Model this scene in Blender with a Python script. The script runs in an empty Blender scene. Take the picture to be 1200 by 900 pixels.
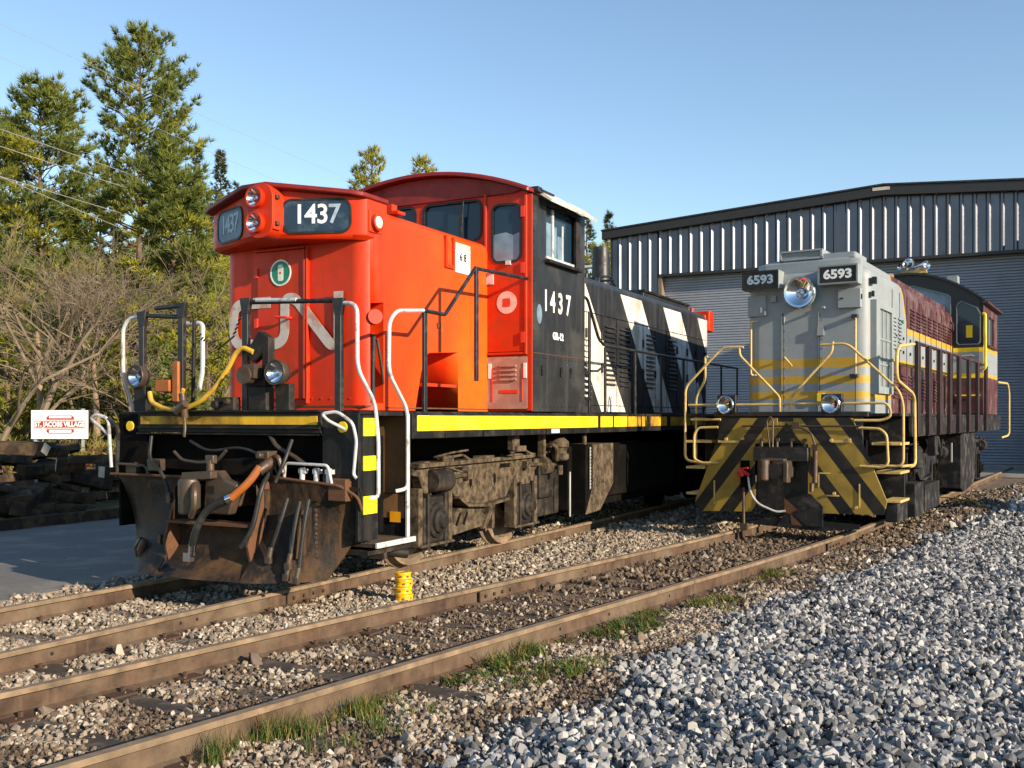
import bpy, bmesh, math, random
import numpy as np
from mathutils import Vector, Matrix
from mathutils.geometry import tessellate_polygon
random.seed(7)
RNG = np.random.default_rng(11)
sc = bpy.context.scene
COL = sc.collection
R = math.radians

# ------------------------------------------------------------------ camera, sky, sun, exposure
cam = bpy.data.cameras.new('camera')
cam.sensor_width = 36
cam.lens = 35.0
cam.shift_y = 40 / 1200
cam.clip_end = 2000
camo = bpy.data.objects.new('camera', cam)
camo.location = (0, 0, 1.6)
camo.rotation_euler = (R(90), 0, 0)
COL.objects.link(camo)
sc.camera = camo

SUN_HEAD, SUN_EL = 130.5, 18.5
wd = bpy.data.worlds.new('World')
sc.world = wd
wd.use_nodes = True
wn = wd.node_tree
sky = wn.nodes.new('ShaderNodeTexSky')
sky.sky_type = 'NISHITA'
sky.sun_disc = False
sky.sun_elevation = R(SUN_EL)
sky.sun_rotation = R(SUN_HEAD)
sky.air_density = 1.05
sky.dust_density = 0.0
sky.ozone_density = 2.0
wn.links.new(sky.outputs[0], wn.nodes['Background'].inputs[0])
wn.nodes['Background'].inputs[1].default_value = 0.132
sun = bpy.data.lights.new('sun', 'SUN')
sun.energy = 5.0
sun.angle = R(0.5)
sun.color = (1.0, 0.84, 0.64)
suno = bpy.data.objects.new('sun', sun)
L = Vector((-math.sin(R(SUN_HEAD)) * math.cos(R(SUN_EL)), -math.cos(R(SUN_HEAD)) * math.cos(R(SUN_EL)), -math.sin(R(SUN_EL))))
suno.rotation_euler = L.to_track_quat('-Z', 'Y').to_euler()
suno.location = (30, -30, 30)
COL.objects.link(suno)
sc.view_settings.view_transform = 'Standard'
sc.view_settings.look = 'None'
sc.view_settings.exposure = 0.70
sc.view_settings.gamma = 1
sc.render.engine = 'CYCLES'
sc.cycles.max_bounces = 5
sc.cycles.transparent_max_bounces = 6

# ------------------------------------------------------------------ frames along the two tracks
def frame(deg, c, t0):
    a = R(deg)
    n = Vector((math.cos(a), -math.sin(a), 0)); d = Vector((math.sin(a), math.cos(a), 0))
    return n * c + d * t0, -a, n, d
LA = frame(27.3, -6.75, 8.15)
LB = frame(32.0, -4.1, 14.7)
def toW(F, x, y, z=0):
    p = F[0] + F[2] * x + F[3] * y
    return Vector((p.x, p.y, z))
def fromW(F, X, Y):
    dx = X - F[0].x; dy = Y - F[0].y
    return dx * F[2].x + dy * F[2].y, dx * F[3].x + dy * F[3].y

# ------------------------------------------------------------------ tagging
def tag(o, label=None, cat=None, group=None, kind=None):
    if label: o['label'] = label
    if cat: o['category'] = cat
    if group: o['group'] = group
    if kind: o['kind'] = kind
    return o
def empty(name, loc, rz=0, label=None, cat=None, group=None):
    o = bpy.data.objects.new(name, None)
    o.empty_display_size = 0.2
    o.location = loc; o.rotation_euler = (0, 0, rz)
    COL.objects.link(o)
    return tag(o, label, cat, group)

# ------------------------------------------------------------------ mesh builder
SPLIT = {'door_latch', 'hinge', 'step_tread', 'plow_rib', 'brake_hose', 'air_tank', 'reflector_patch', 'hose_valve', 'small_post', 'step_edge', 'sight_gauge', 'hanger', 'white_tag', 'side_box', 'tank_shell', 'weld_scar', 'hook', 'hose_clamp', 'hose_cock', 'door_seam', 'stained_back', 'marker_lamp', 'side_wall', 'hose_coupling', 'top_lip', 'end_plate', 'arm_rest', 'drop_step_bracket', 'gusset', 'step_box', 'yellow_trim', 'grab_bracket', 'lock_hole', 'jamb', 'lamp_bracket', 'door_edge', 'corner_plate', 'step_bracket', 'yellow_band', 'draft_gear', 'small_green_light', 'notice_holder', 'brake_pipe', 'brake_shoe', 'louvre', 'roof_lip', 'roof_grille', 'sand_box_door', 'chain_loop', 'air_horn', 'curtain'}
class MB:
    def __init__(s): s.v = []; s.f = []
    def add(s, vs, fs):
        k = len(s.v); s.v += [tuple(v) for v in vs]; s.f += [tuple(i + k for i in f) for f in fs]; return s
    def box(s, x0, x1, y0, y1, z0, z1, m=None):
        vs = [(x, y, z) for z in (z0, z1) for y in (y0, y1) for x in (x0, x1)]
        if m is not None: vs = [m @ Vector(v) for v in vs]
        return s.add(vs, [(0, 2, 3, 1), (4, 5, 7, 6), (0, 1, 5, 4), (2, 6, 7, 3), (0, 4, 6, 2), (1, 3, 7, 5)])
    def prism(s, poly, fr, d0, d1):
        o, u, v = Vector(fr[0]), Vector(fr[1]).normalized(), Vector(fr[2]).normalized()
        n = u.cross(v)
        N = len(poly)
        vs = [o + u * a + v * b + n * d0 for a, b in poly] + [o + u * a + v * b + n * d1 for a, b in poly]
        fs = [(i, (i + 1) % N, N + (i + 1) % N, N + i) for i in range(N)]
        tris = tessellate_polygon([[Vector((a, b, 0)) for a, b in poly]])
        for t in tris: fs.append(tuple(N + i for i in t)); fs.append(tuple(reversed(t)))
        return s.add(vs, fs)
    def loft(s, rings, cap=True):
        N = len(rings[0]); vs = [p for r in rings for p in r]; fs = []
        for k in range(len(rings) - 1):
            for i in range(N):
                fs.append((k * N + i, k * N + (i + 1) % N, (k + 1) * N + (i + 1) % N, (k + 1) * N + i))
        if cap:
            fs.append(tuple(reversed(range(N)))); fs.append(tuple(range((len(rings) - 1) * N, len(rings) * N)))
        return s.add(vs, fs)
    def cyl(s, p0, p1, r0, r1=None, n=14, cap=True):
        r1 = r0 if r1 is None else r1
        return s.rings([(p0, r0), (p1, r1)], n, cap)
    def rings(s, pr, n=14, cap=True):
        a = Vector(pr[0][0]); b = Vector(pr[-1][0]); ax = (b - a).normalized()
        q = ax.to_track_quat('Z', 'Y')
        rs = []
        for p, r in pr:
            rs.append([Vector(p) + q @ Vector((r * math.cos(2 * math.pi * i / n), r * math.sin(2 * math.pi * i / n), 0)) for i in range(n)])
        return s.loft(rs, cap)
    def lathe(s, o, ax, prof, n=20, cap=True):
        o = Vector(o); ax = Vector(ax).normalized(); q = ax.to_track_quat('Z', 'Y')
        rs = [[o + ax * h + q @ Vector((r * math.cos(2 * math.pi * i / n), r * math.sin(2 * math.pi * i / n), 0)) for i in range(n)] for r, h in prof]
        return s.loft(rs, cap)
    def tube(s, pts, r, n=8, rad=0.0, cap=True):
        pts = [Vector(p) for p in pts]
        if rad > 0: pts = fillet(pts, rad)
        rr = r if isinstance(r, (list, tuple)) else [r] * len(pts)
        if len(rr) != len(pts): rr = list(np.interp(np.linspace(0, 1, len(pts)), np.linspace(0, 1, len(rr)), rr))
        t = [(pts[min(i + 1, len(pts) - 1)] - pts[max(i - 1, 0)]).normalized() for i in range(len(pts))]
        ref = Vector((0, 0, 1)) if abs(t[0].z) < 0.9 else Vector((1, 0, 0))
        u = t[0].cross(ref).normalized(); rs = []
        for i, p in enumerate(pts):
            u = (u - t[i] * u.dot(t[i])).normalized(); w = t[i].cross(u)
            rs.append([p + (u * math.cos(2 * math.pi * k / n) + w * math.sin(2 * math.pi * k / n)) * rr[i] for k in range(n)])
        return s.loft(rs, cap)
    def sweep(s, pts, prof):          # horizontal sweep of a closed (side, up) profile
        pts = [Vector(p) for p in pts]; rs = []
        for i, p in enumerate(pts):
            t = (pts[min(i + 1, len(pts) - 1)] - pts[max(i - 1, 0)]).normalized()
            sd = Vector((t.y, -t.x, 0)).normalized()
            rs.append([p + sd * a + Vector((0, 0, b)) for a, b in prof])
        return s.loft(rs)
    def pieces(s):
        N = len(s.v); par = list(range(N))
        def find(a):
            while par[a] != a: par[a] = par[par[a]]; a = par[a]
            return a
        for f in s.f:
            a = find(f[0])
            for b in f[1:]:
                b = find(b)
                if a != b: par[b] = a
        comp = {}
        for i in range(N): comp.setdefault(find(i), []).append(i)
        cl = [[min(s.v[i][k] for i in c) for k in range(3)] + [max(s.v[i][k] for i in c) for k in range(3)] + [set(c)] for c in comp.values()]
        done = False
        while not done:
            done = True
            for i in range(len(cl)):
                for j in range(i + 1, len(cl)):
                    A, B = cl[i], cl[j]
                    if all(A[k] - .006 <= B[k + 3] and B[k] - .006 <= A[k + 3] for k in range(3)):
                        cl[i] = [min(A[k], B[k]) for k in range(3)] + [max(A[k + 3], B[k + 3]) for k in range(3)] + [A[6] | B[6]]
                        cl.pop(j); done = False; break
                if not done: break
        out = []
        for c in cl:
            ids = sorted(c[6]); mp = {a: b for b, a in enumerate(ids)}; m = MB(); m.v = [s.v[i] for i in ids]; m.f = [tuple(mp[i] for i in f) for f in s.f if f[0] in mp]; out.append(m)
        return out
    def build(s, name, mat, parent=None, smooth=True, bevel=0, ang=35, seg=2, label=None, link=True):
        if name in SPLIT and link:
            ps = s.pieces()
            if len(ps) > 1:
                for q in ps: o = q._build(name, mat, parent, smooth, bevel, ang, seg, label, link)
                return o
        return s._build(name, mat, parent, smooth, bevel, ang, seg, label, link)
    def _build(s, name, mat, parent=None, smooth=True, bevel=0, ang=35, seg=2, label=None, link=True):
        me = bpy.data.meshes.new(name)
        me.from_pydata(s.v, [], s.f); me.validate(verbose=False)
        bm = bmesh.new(); bm.from_mesh(me); bmesh.ops.recalc_face_normals(bm, faces=bm.faces); bm.to_mesh(me); bm.free()
        if smooth:
            me.shade_smooth(); me.set_sharp_from_angle(angle=R(ang))
        me.materials.append(mat)
        o = bpy.data.objects.new(name, me)
        if link: COL.objects.link(o)
        if parent: o.parent = parent
        if bevel:
            b = o.modifiers.new('bevel', 'BEVEL'); b.width = bevel; b.segments = seg; b.limit_method = 'ANGLE'; b.angle_limit = R(50)
        if smooth: w_ = o.modifiers.new('normals', 'WEIGHTED_NORMAL'); w_.keep_sharp = True
        if label: o['label'] = label
        return o
def fillet(pts, rad, n=5):
    out = [pts[0]]
    for i in range(1, len(pts) - 1):
        a, b, c = pts[i - 1], pts[i], pts[i + 1]
        r = min(rad, (a - b).length * .48, (c - b).length * .48)
        p0 = b + (a - b).normalized() * r; p1 = b + (c - b).normalized() * r
        for k in range(n + 1):
            t = k / n; out.append(p0 * (1 - t) ** 2 + b * 2 * t * (1 - t) + p1 * t * t)
    out.append(pts[-1]); return out
def rrect(x0, x1, z0, z1, r, n=5):
    out = []
    for cx, cz, a0 in ((x1 - r, z0 + r, -90), (x1 - r, z1 - r, 0), (x0 + r, z1 - r, 90), (x0 + r, z0 + r, 180)):
        for k in range(n + 1):
            a = R(a0 + 90 * k / n); out.append((cx + r * math.cos(a), cz + r * math.sin(a)))
    return out
def circ(cx, cz, r, n=24): return [(cx + r * math.cos(2 * math.pi * k / n), cz + r * math.sin(2 * math.pi * k / n)) for k in range(n)]
def SIDE(x): return ((x, 0, 0), (0, 1, 0), (0, 0, 1))      # faces +x: (y, z) polygons
def FRONT(y): return ((0, y, 0), (1, 0, 0), (0, 0, 1))     # faces -y: (x, z) polygons
def obj(name, mat, parent, fn, **k):
    m = MB(); fn(m); return m.build(name, mat, parent, **k)
def ringframe(m, outer, inner, fr, d0, d1):                # a flat ring between two outlines with the same point count
    o, u, v = Vector(fr[0]), Vector(fr[1]).normalized(), Vector(fr[2]).normalized(); n = u.cross(v); N = len(outer)
    P = lambda q, d: o + u * q[0] + v * q[1] + n * d
    vs = [P(q, d0) for q in outer] + [P(q, d1) for q in outer] + [P(q, d1) for q in inner] + [P(q, d0) for q in inner]
    fs = []
    for k in range(4):
        for i in range(N):
            j = (i + 1) % N; a = k * N; b = ((k + 1) % 4) * N
            fs.append((a + i, a + j, b + j, b + i))
    m.add(vs, fs)
def cut(o, cutter):
    c = cutter.build('cutter', o.data.materials[0], None, smooth=False)
    c.parent = o.parent
    md = o.modifiers.new('b', 'BOOLEAN'); md.object = c; md.operation = 'DIFFERENCE'; md.solver = 'EXACT'
    dg = bpy.context.evaluated_depsgraph_get(); dg.update()
    me = bpy.data.meshes.new_from_object(o.evaluated_get(dg), depsgraph=dg)
    o.modifiers.remove(md); o.data = me
    bpy.data.objects.remove(c)
    me.set_sharp_from_angle(angle=R(35))
def text(name, s, size, mat, parent, fr, at, align='CENTER', sx=1.0, bold=0.0, d=0.003, shear=0):
    cu = bpy.data.curves.new('t', 'FONT'); cu.body = s; cu.size = size; cu.align_x = align; cu.align_y = 'CENTER'
    cu.extrude = 0.0015; cu.offset = bold; cu.shear = shear; cu.resolution_u = 4
    to = bpy.data.objects.new('t', cu); COL.objects.link(to)
    dg = bpy.context.evaluated_depsgraph_get(); dg.update()
    me = bpy.data.meshes.new_from_object(to.evaluated_get(dg), depsgraph=dg)
    bpy.data.objects.remove(to)
    o, u, v = Vector(fr[0]), Vector(fr[1]).normalized(), Vector(fr[2]).normalized(); n = u.cross(v)
    for vt in me.vertices:
        c = vt.co.copy(); vt.co = o + u * (at[0] + c.x * sx) + v * (at[1] + c.y) + n * (d + c.z)
    me.materials.clear(); me.materials.append(mat); me.name = name
    ob = bpy.data.objects.new(name, me); COL.objects.link(ob); ob.parent = parent
    return ob

# ------------------------------------------------------------------ materials
class NT:
    def __init__(s, name):
        s.m = bpy.data.materials.new(name); s.m.use_nodes = True; s.t = s.m.node_tree
        s.b = s.t.nodes['Principled BSDF']; s.tc = s.t.nodes.new('ShaderNodeTexCoord')
    def N(s, k, **kw):
        n = s.t.nodes.new(k)
        for a, b in kw.items():
            if a[0] == 'i': n.inputs[int(a[1:])].default_value = b
            else: setattr(n, a, b)
        return n
    def L(s, a, b): s.t.links.new(a, b)
    def noise(s, scale, detail=4, rough=.55, vec=None, stretch=None):
        n = s.N('ShaderNodeTexNoise'); n.inputs['Scale'].default_value = scale; n.inputs['Detail'].default_value = detail; n.inputs['Roughness'].default_value = rough
        v = vec or s.tc.outputs['Object']
        if stretch:
            mp = s.N('ShaderNodeMapping'); mp.inputs['Scale'].default_value = stretch; s.L(v, mp.inputs[0]); v = mp.outputs[0]
        s.L(v, n.inputs['Vector']); return n.outputs['Fac']
    def ramp(s, f, a, b, va=0.0, vb=1.0):
        n = s.N('ShaderNodeMapRange'); n.inputs[1].default_value = a; n.inputs[2].default_value = b; n.inputs[3].default_value = va; n.inputs[4].default_value = vb
        s.L(f, n.inputs[0]); return n.outputs[0]
    def math(s, op, a, b=None):
        n = s.N('ShaderNodeMath', operation=op)
        for i, x in enumerate((a, b)):
            if x is None: continue
            if isinstance(x, (int, float)): n.inputs[i].default_value = x
            else: s.L(x, n.inputs[i])
        return n.outputs[0]
    def mix(s, f, a, b):
        n = s.N('ShaderNodeMix', data_type='RGBA')
        for i, x in ((0, f), (6, a), (7, b)):
            if isinstance(x, (int, float)): n.inputs[i].default_value = x
            elif isinstance(x, tuple): n.inputs[i].default_value = (*x, 1)
            else: s.L(x, n.inputs[i])
        return n.outputs[2]
    def bump(s, f, strength=.3, dist=.01):
        n = s.N('ShaderNodeBump'); n.inputs['Strength'].default_value = strength; n.inputs['Distance'].default_value = dist
        s.L(f, n.inputs['Height']); s.L(n.outputs[0], s.b.inputs['Normal'])
def pm(name, col, rough=.5, metal=0.0, dirt=None, damt=.35, dscale=2.5, streak=0.0, var=.15, vscale=6, bump=0.0, bscale=60, coat=0.0, lo=.5, hi=.62, colour=None, spec=.5, scratch=None, wav=0):
    s = NT(name)
    c = colour(s) if colour else col
    if var:
        f = s.ramp(s.noise(vscale, 5), .3, .7, 1 - var, 1 + var)
        hv = s.N('ShaderNodeHueSaturation'); s.L(f, hv.inputs['Value'])
        if isinstance(c, tuple): hv.inputs['Color'].default_value = (*c, 1)
        else: s.L(c, hv.inputs['Color'])
        c = hv.outputs[0]
    if scratch:
        c = s.mix(s.math('MULTIPLY', s.ramp(s.noise(scratch[1], 9, .75, stretch=(1, 1, .7)), .66, .69), s.ramp(s.noise(.9, 3), .45, .6)), c, scratch[0])
    r = rough
    if dirt:
        f = s.math('MULTIPLY', s.ramp(s.noise(dscale, 8, .65), lo, hi), damt)
        if streak:
            g = s.math('MULTIPLY', s.ramp(s.noise(1, 5, .6, stretch=(9, 9, .5)), .5, .7), streak)
            f = s.math('MAXIMUM', f, g)
        c = s.mix(f, c, dirt); r = s.math('ADD', s.math('MULTIPLY', f, .4), rough)
    if isinstance(c, tuple): s.b.inputs['Base Color'].default_value = (*c, 1)
    else: s.L(c, s.b.inputs['Base Color'])
    if isinstance(r, float): s.b.inputs['Roughness'].default_value = r
    else: s.L(r, s.b.inputs['Roughness'])
    s.b.inputs['Metallic'].default_value = metal; s.b.inputs['Specular IOR Level'].default_value = spec
    s.b.inputs['Coat Weight'].default_value = coat
    if wav: s.bump(s.noise(1.4, 2), wav, .05)
    elif bump: s.bump(s.noise(bscale, 4), bump)
    return s.m
DUST = (.20, .15, .10)
M = {}
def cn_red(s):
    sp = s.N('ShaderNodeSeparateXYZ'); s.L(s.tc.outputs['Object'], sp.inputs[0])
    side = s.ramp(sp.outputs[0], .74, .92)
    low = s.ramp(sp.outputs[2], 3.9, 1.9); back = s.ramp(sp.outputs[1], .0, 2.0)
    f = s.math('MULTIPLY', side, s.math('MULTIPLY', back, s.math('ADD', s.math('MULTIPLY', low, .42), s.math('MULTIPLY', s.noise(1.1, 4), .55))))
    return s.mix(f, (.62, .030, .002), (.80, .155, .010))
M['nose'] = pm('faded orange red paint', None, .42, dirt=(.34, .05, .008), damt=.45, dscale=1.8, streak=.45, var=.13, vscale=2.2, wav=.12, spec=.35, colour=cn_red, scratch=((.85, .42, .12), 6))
M['red'] = pm('red paint', (.56, .027, .002), .42, dirt=(.30, .045, .008), damt=.6, dscale=1.6, streak=.5, var=.18, vscale=2.2, wav=.12, spec=.35, scratch=((.60, .16, .05), 7))
M['darkred'] = pm('dark red paint', (.20, .010, .006), .5, dirt=(.10, .012, .01), damt=.5, dscale=2, var=.2)  # darker red for the cab roof, its front plate and the box visor
M['black'] = pm('black paint', (.018, .019, .021), .40, dirt=(.085, .08, .068), damt=.35, dscale=1.2, streak=.35, var=.2, wav=.10, scratch=((.16, .15, .13), 9))
M['white'] = pm('white paint', (.72, .69, .62), .5, dirt=(.26, .21, .15), damt=.7, dscale=2.0, streak=.65, var=.12, scratch=((.08, .07, .06), 6))
M['lettering'] = pm('white lettering', (.80, .80, .76), .5, dirt=(.5, .45, .38), damt=.3, dscale=5, var=.05)
M['greylogo'] = pm('faded logo paint', (.54, .49, .43), .6, dirt=(.42, .12, .06), damt=.6, dscale=7, var=.08)
M['yellow'] = pm('yellow band', (.88, .62, .008), .5, dirt=(.55, .30, .03), damt=.45, dscale=2.2, streak=.35, var=.06)
M['reflect'] = pm('reflective yellow', (.90, .85, .01), .45, dirt=(.5, .4, .1), damt=.2, dscale=5, var=.03)
M['amber'] = pm('amber reflector', (.8, .35, .01), .35)
M['deck'] = pm('deck steel', (.008, .008, .009), .55, spec=.25, dirt=(.07, .055, .04), damt=.45, dscale=3, streak=.35, bump=.1)
M['under'] = pm('underframe', (.005, .0045, .004), .9, spec=.08, dirt=(.018, .013, .009), damt=.5, dscale=3, bump=.2)
M['truck'] = pm('dusty truck', (.04, .03, .021), .85, spec=.12, dirt=(.17, .125, .08), damt=.8, dscale=11, var=.35, vscale=14, bump=.5, bscale=26, lo=.40, hi=.62)
M['truckd'] = pm('greasy truck', (.018, .015, .013), .6, spec=.25, dirt=(.11, .08, .055), damt=.4, dscale=5, var=.3, bump=.3, bscale=30)
M['plow'] = pm('worn plow', (.018, .013, .010), .62, metal=.05, spec=.3, dirt=(.15, .075, .03), damt=.7, dscale=2.2, streak=.55, var=.5, vscale=16, bump=.45, bscale=30, scratch=((.26, .20, .14), 11), lo=.5, hi=.7)
M['rust'] = pm('rust', (.12, .05, .02), .8, dirt=(.06, .035, .022), damt=.7, dscale=6, var=.3, bump=.3)
M['castmetal'] = pm('worn cast steel', (.10, .075, .055), .45, metal=.5, dirt=(.10, .045, .02), damt=.7, dscale=6, var=.3, bump=.2)
M['silver'] = pm('silver paint', (.60, .60, .59), .4, metal=.25, dirt=(.15, .11, .09), damt=.75, dscale=7, var=.15, lo=.55, hi=.66)
M['rail_black'] = pm('handrail black', (.011, .011, .012), .42, dirt=(.07, .06, .05), damt=.4, dscale=12, var=.2)
M['dust'] = pm('dusty pink panel', (.36, .20, .15), .7, dirt=(.45, .33, .24), damt=.7, dscale=4, var=.15)
M['brown'] = pm('stained panel', (.24, .13, .06), .28, metal=.2, dirt=(.28, .14, .05), damt=.8, dscale=2.2, streak=.6, var=.3, lo=.48, hi=.66)
M['glass'] = pm('dark glass', (.012, .03, .05), .06, var=0)
M['paleglass'] = pm('pale glass', (.16, .24, .30), .15, var=.3, vscale=5)
M['board'] = pm('number board', (.012, .03, .055), .3, dirt=(.06, .1, .14), damt=.5, dscale=7, var=.2)
M['board2'] = pm('faded number board', (.05, .11, .19), .45, dirt=(.16, .22, .3), damt=.6, dscale=7, var=.2)
M['fadednum'] = pm('faded digits', (.30, .38, .46), .5, var=.2, vscale=20)
M['postmaroon'] = pm('dark maroon post', (.020, .005, .007), .5, dirt=(.07, .03, .03), damt=.3, dscale=5)
M['rubber'] = pm('rubber', (.010, .010, .010), .55, dirt=(.06, .05, .04), damt=.3, dscale=10)
M['hoseyel'] = pm('yellow hose', (.60, .36, .03), .5, dirt=(.3, .17, .06), damt=.6, dscale=12)
M['orange'] = pm('orange bracket', (.36, .10, .012), .45, dirt=(.15, .06, .02), damt=.5, dscale=12)
M['green'] = pm('green disc', (.01, .22, .12), .45, var=.05)
M['pink'] = pm('faded white disc', (.72, .50, .42), .5, dirt=(.75, .15, .05), damt=.4, dscale=14, lo=.55, hi=.6)
M['redsolid'] = pm('red square', (.65, .04, .02), .5, var=.1)
M['chrome'] = pm('chrome', (.75, .77, .8), .12, metal=1.0, var=0)
M['lens'] = pm('lamp lens', (.55, .62, .72), .05, metal=.6, var=.5, vscale=14)
M['warmlens'] = pm('class lamp lens', (.85, .74, .55), .2, var=.1)
M['paleyel'] = pm('pale yellow rail', (.62, .44, .15), .42, dirt=(.25, .14, .06), damt=.4, dscale=9, var=.1)
M['yellow_grime_shade'] = pm('grimy and shaded yellow', (.75, .42, .01), .5, dirt=(.09, .045, .012), damt=.9, dscale=1.1, streak=.3, var=.15, lo=.42, hi=.6)  # grime on the front strip, painted shade on the rear sill bands
M['maroon'] = pm('maroon paint', (.048, .009, .012), .5, dirt=(.13, .07, .065), damt=.4, dscale=3, streak=.3, var=.15)
M['cpgrey'] = pm('pale grey paint', (.26, .295, .31), .45, dirt=(.3, .3, .27), damt=.3, dscale=3, streak=.25, var=.07, bump=.03, bscale=6)
M['cpblack'] = pm('cab black', (.012, .011, .012), .4, dirt=(.05, .04, .04), damt=.3)
M['cpunder'] = pm('grey underframe', (.016, .016, .018), .6, spec=.2, dirt=(.14, .12, .1), damt=.4, dscale=4, var=.3, bump=.2)
M['redvalve'] = pm('red valve', (.6, .02, .02), .4)
M['mesh'] = pm('radiator mesh', (.20, .23, .22), .6, var=.1, bump=.3, bscale=90)

def cp_paint(s):
    sp = s.N('ShaderNodeSeparateXYZ'); s.L(s.tc.outputs['Object'], sp.inputs[0]); y, z = sp.outputs[1], sp.outputs[2]
    gt = lambda a, b: s.math('GREATER_THAN', a, b)
    lt = lambda a, b: s.math('LESS_THAN', a, b)
    AND = lambda *q: q[0] if len(q) == 1 else s.math('MULTIPLY', q[0], AND(*q[1:]))
    band = lambda a, b: AND(gt(z, a), lt(z, b))
    OR = lambda *q: q[0] if len(q) == 1 else s.math('MAXIMUM', q[0], OR(*q[1:]))
    YEL = (.50, .30, .02); MAR = (.070, .014, .017); G = (.25, .285, .30)
    front = lt(y, 1.42); back = gt(y, 1.42)
    edge = s.math('ADD', s.math('MULTIPLY', s.math('SUBTRACT', 3.69, z), .69), 2.28)
    dy = s.math('SUBTRACT', y, edge)
    mar = OR(AND(gt(z, 3.07), gt(dy, 0.0)), AND(back, lt(z, 2.45)))
    yel = OR(AND(front, OR(band(2.335, 2.475), band(2.105, 2.22), band(1.88, 1.99))), AND(back, band(2.45, 2.53)), AND(gt(y, 2.66), band(2.98, 3.08)), AND(gt(z, 2.98), gt(dy, -.07), lt(dy, .01)))
    return s.mix(yel, s.mix(mar, G, MAR), YEL)
M['cppaint'] = pm('grey maroon yellow paint', None, .45, dirt=(.34, .30, .27), damt=.28, dscale=3, streak=.3, var=.07, bump=.03, bscale=6, colour=cp_paint)
def chev(s):
    sp = s.N('ShaderNodeSeparateXYZ'); s.L(s.tc.outputs['Object'], sp.inputs[0])
    a = s.math('ADD', s.math('MULTIPLY', s.math('ABSOLUTE', sp.outputs[0]), 1.32), sp.outputs[2])
    f = s.math('FRACT', s.math('DIVIDE', s.math('ADD', a, .26), .60))
    return s.mix(s.math('LESS_THAN', f, .54), (.006, .006, .006), (.33, .215, .03))
M['chevron'] = pm('chevron paint', None, .5, dirt=(.07, .045, .02), damt=.25, dscale=4, var=.15, colour=chev)
def _lvl(s):
    return s.mix(s.ramp(s.noise(1.3, 6, .6), .42, .6), (.055, .06, .075), (.075, .08, .095))
M['cladding'] = pm('dark ribbed cladding', (.13, .135, .16), .34, metal=.9, dirt=(.12, .11, .10), damt=.2, dscale=.6, var=.12, vscale=.8)
M['trim'] = pm('dark trim', (.02, .018, .018), .45, var=.1)
M['rolldoor'] = pm('grey roller door', (.30, .32, .37), .5, metal=.1, dirt=(.2, .2, .2), damt=.25, dscale=.7, var=.05)
M['jamb'] = pm('door jamb', (.20, .14, .10), .7)
M['concrete'] = pm('concrete', (.33, .30, .26), .9, dirt=(.2, .17, .13), damt=.5, dscale=1.2, bump=.2)
M['roofsheet'] = pm('roof sheet', (.05, .05, .06), .5, metal=.3)
M['signwhite'] = pm('sign white', (.82, .82, .80), .5, var=.03)
M['signred'] = pm('sign brick red', (.32, .035, .02), .5, var=.03)
M['pole'] = pm('galvanised post', (.45, .46, .46), .4, metal=.5)
M['cable'] = pm('cable', (.30, .30, .30), .6, var=0)
M['wood'] = pm('weathered timber', (.045, .032, .023), .9, spec=.1, dirt=(.16, .105, .06), damt=.5, dscale=4, streak=0, var=.35, bump=.4, bscale=25)
M['woodend'] = pm('pale sawn end', (.38, .33, .26), .9, var=.25, bump=.2)
M['tie'] = pm('creosoted tie', (.045, .032, .022), .9, dirt=(.15, .11, .075), damt=.7, dscale=5, var=.4, bump=.5, bscale=22)
def rail_col(s):
    sp = s.N('ShaderNodeSeparateXYZ'); s.L(s.tc.outputs['Object'], sp.inputs[0])
    return s.mix(s.math('GREATER_THAN', sp.outputs[2], -.034), (.070, .038, .021), (.20, .135, .080))
M['railrust'] = pm('rusty rail', None, .85, colour=rail_col, dirt=(.20, .15, .098), damt=.8, dscale=1.3, streak=.4, var=.5, vscale=7, bump=.4, bscale=45, lo=.44, hi=.68)
M['railside'] = M['railrust']
M['spike'] = pm('rusty spike', (.065, .033, .018), .8)
M['stake'] = pm('yellow plastic', (.88, .47, .005), .4, dirt=(.5, .2, .02), damt=.3, dscale=14)
M['bark'] = pm('pine bark', (.14, .09, .06), .95, var=.3, bump=.5, bscale=30)
M['twig'] = pm('bare grey brown branches', (.18, .135, .09), .95, var=.35, vscale=1.5)
M['stump'] = pm('pale trunk', (.26, .18, .11), .9, var=.3, bump=.4)

def leafmat(name, a, b, trans=.25):
    s = NT(name)
    f = s.ramp(s.noise(.9, 4), .35, .65); g = s.ramp(s.noise(7, 3), .3, .7)
    c = s.mix(s.math('MULTIPLY', s.math('ADD', f, g), .5), a, b)
    s.L(c, s.b.inputs['Base Color']); s.b.inputs['Roughness'].default_value = .6
    tr = s.N('ShaderNodeBsdfTranslucent'); s.L(c, tr.inputs[0])
    mx = s.N('ShaderNodeMixShader'); mx.inputs[0].default_value = trans
    s.L(s.b.outputs[0], mx.inputs[1]); s.L(tr.outputs[0], mx.inputs[2])
    s.L(mx.outputs[0], s.t.nodes['Material Output'].inputs[0])
    return s.m
M['pine'] = leafmat('pine needles', (.04, .08, .018), (.24, .26, .035))
M['pineyel'] = leafmat('yellow green needles', (.12, .16, .016), (.46, .40, .035))
M['spruce'] = leafmat('spruce needles', (.02, .045, .016), (.10, .11, .025))
M['bush'] = leafmat('spring brush', (.12, .12, .03), (.30, .24, .05))
M['grass'] = leafmat('grass', (.04, .085, .012), (.15, .20, .03), .3)
M['dryleaf'] = leafmat('dry leaves', (.25, .13, .04), (.40, .26, .10))
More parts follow.
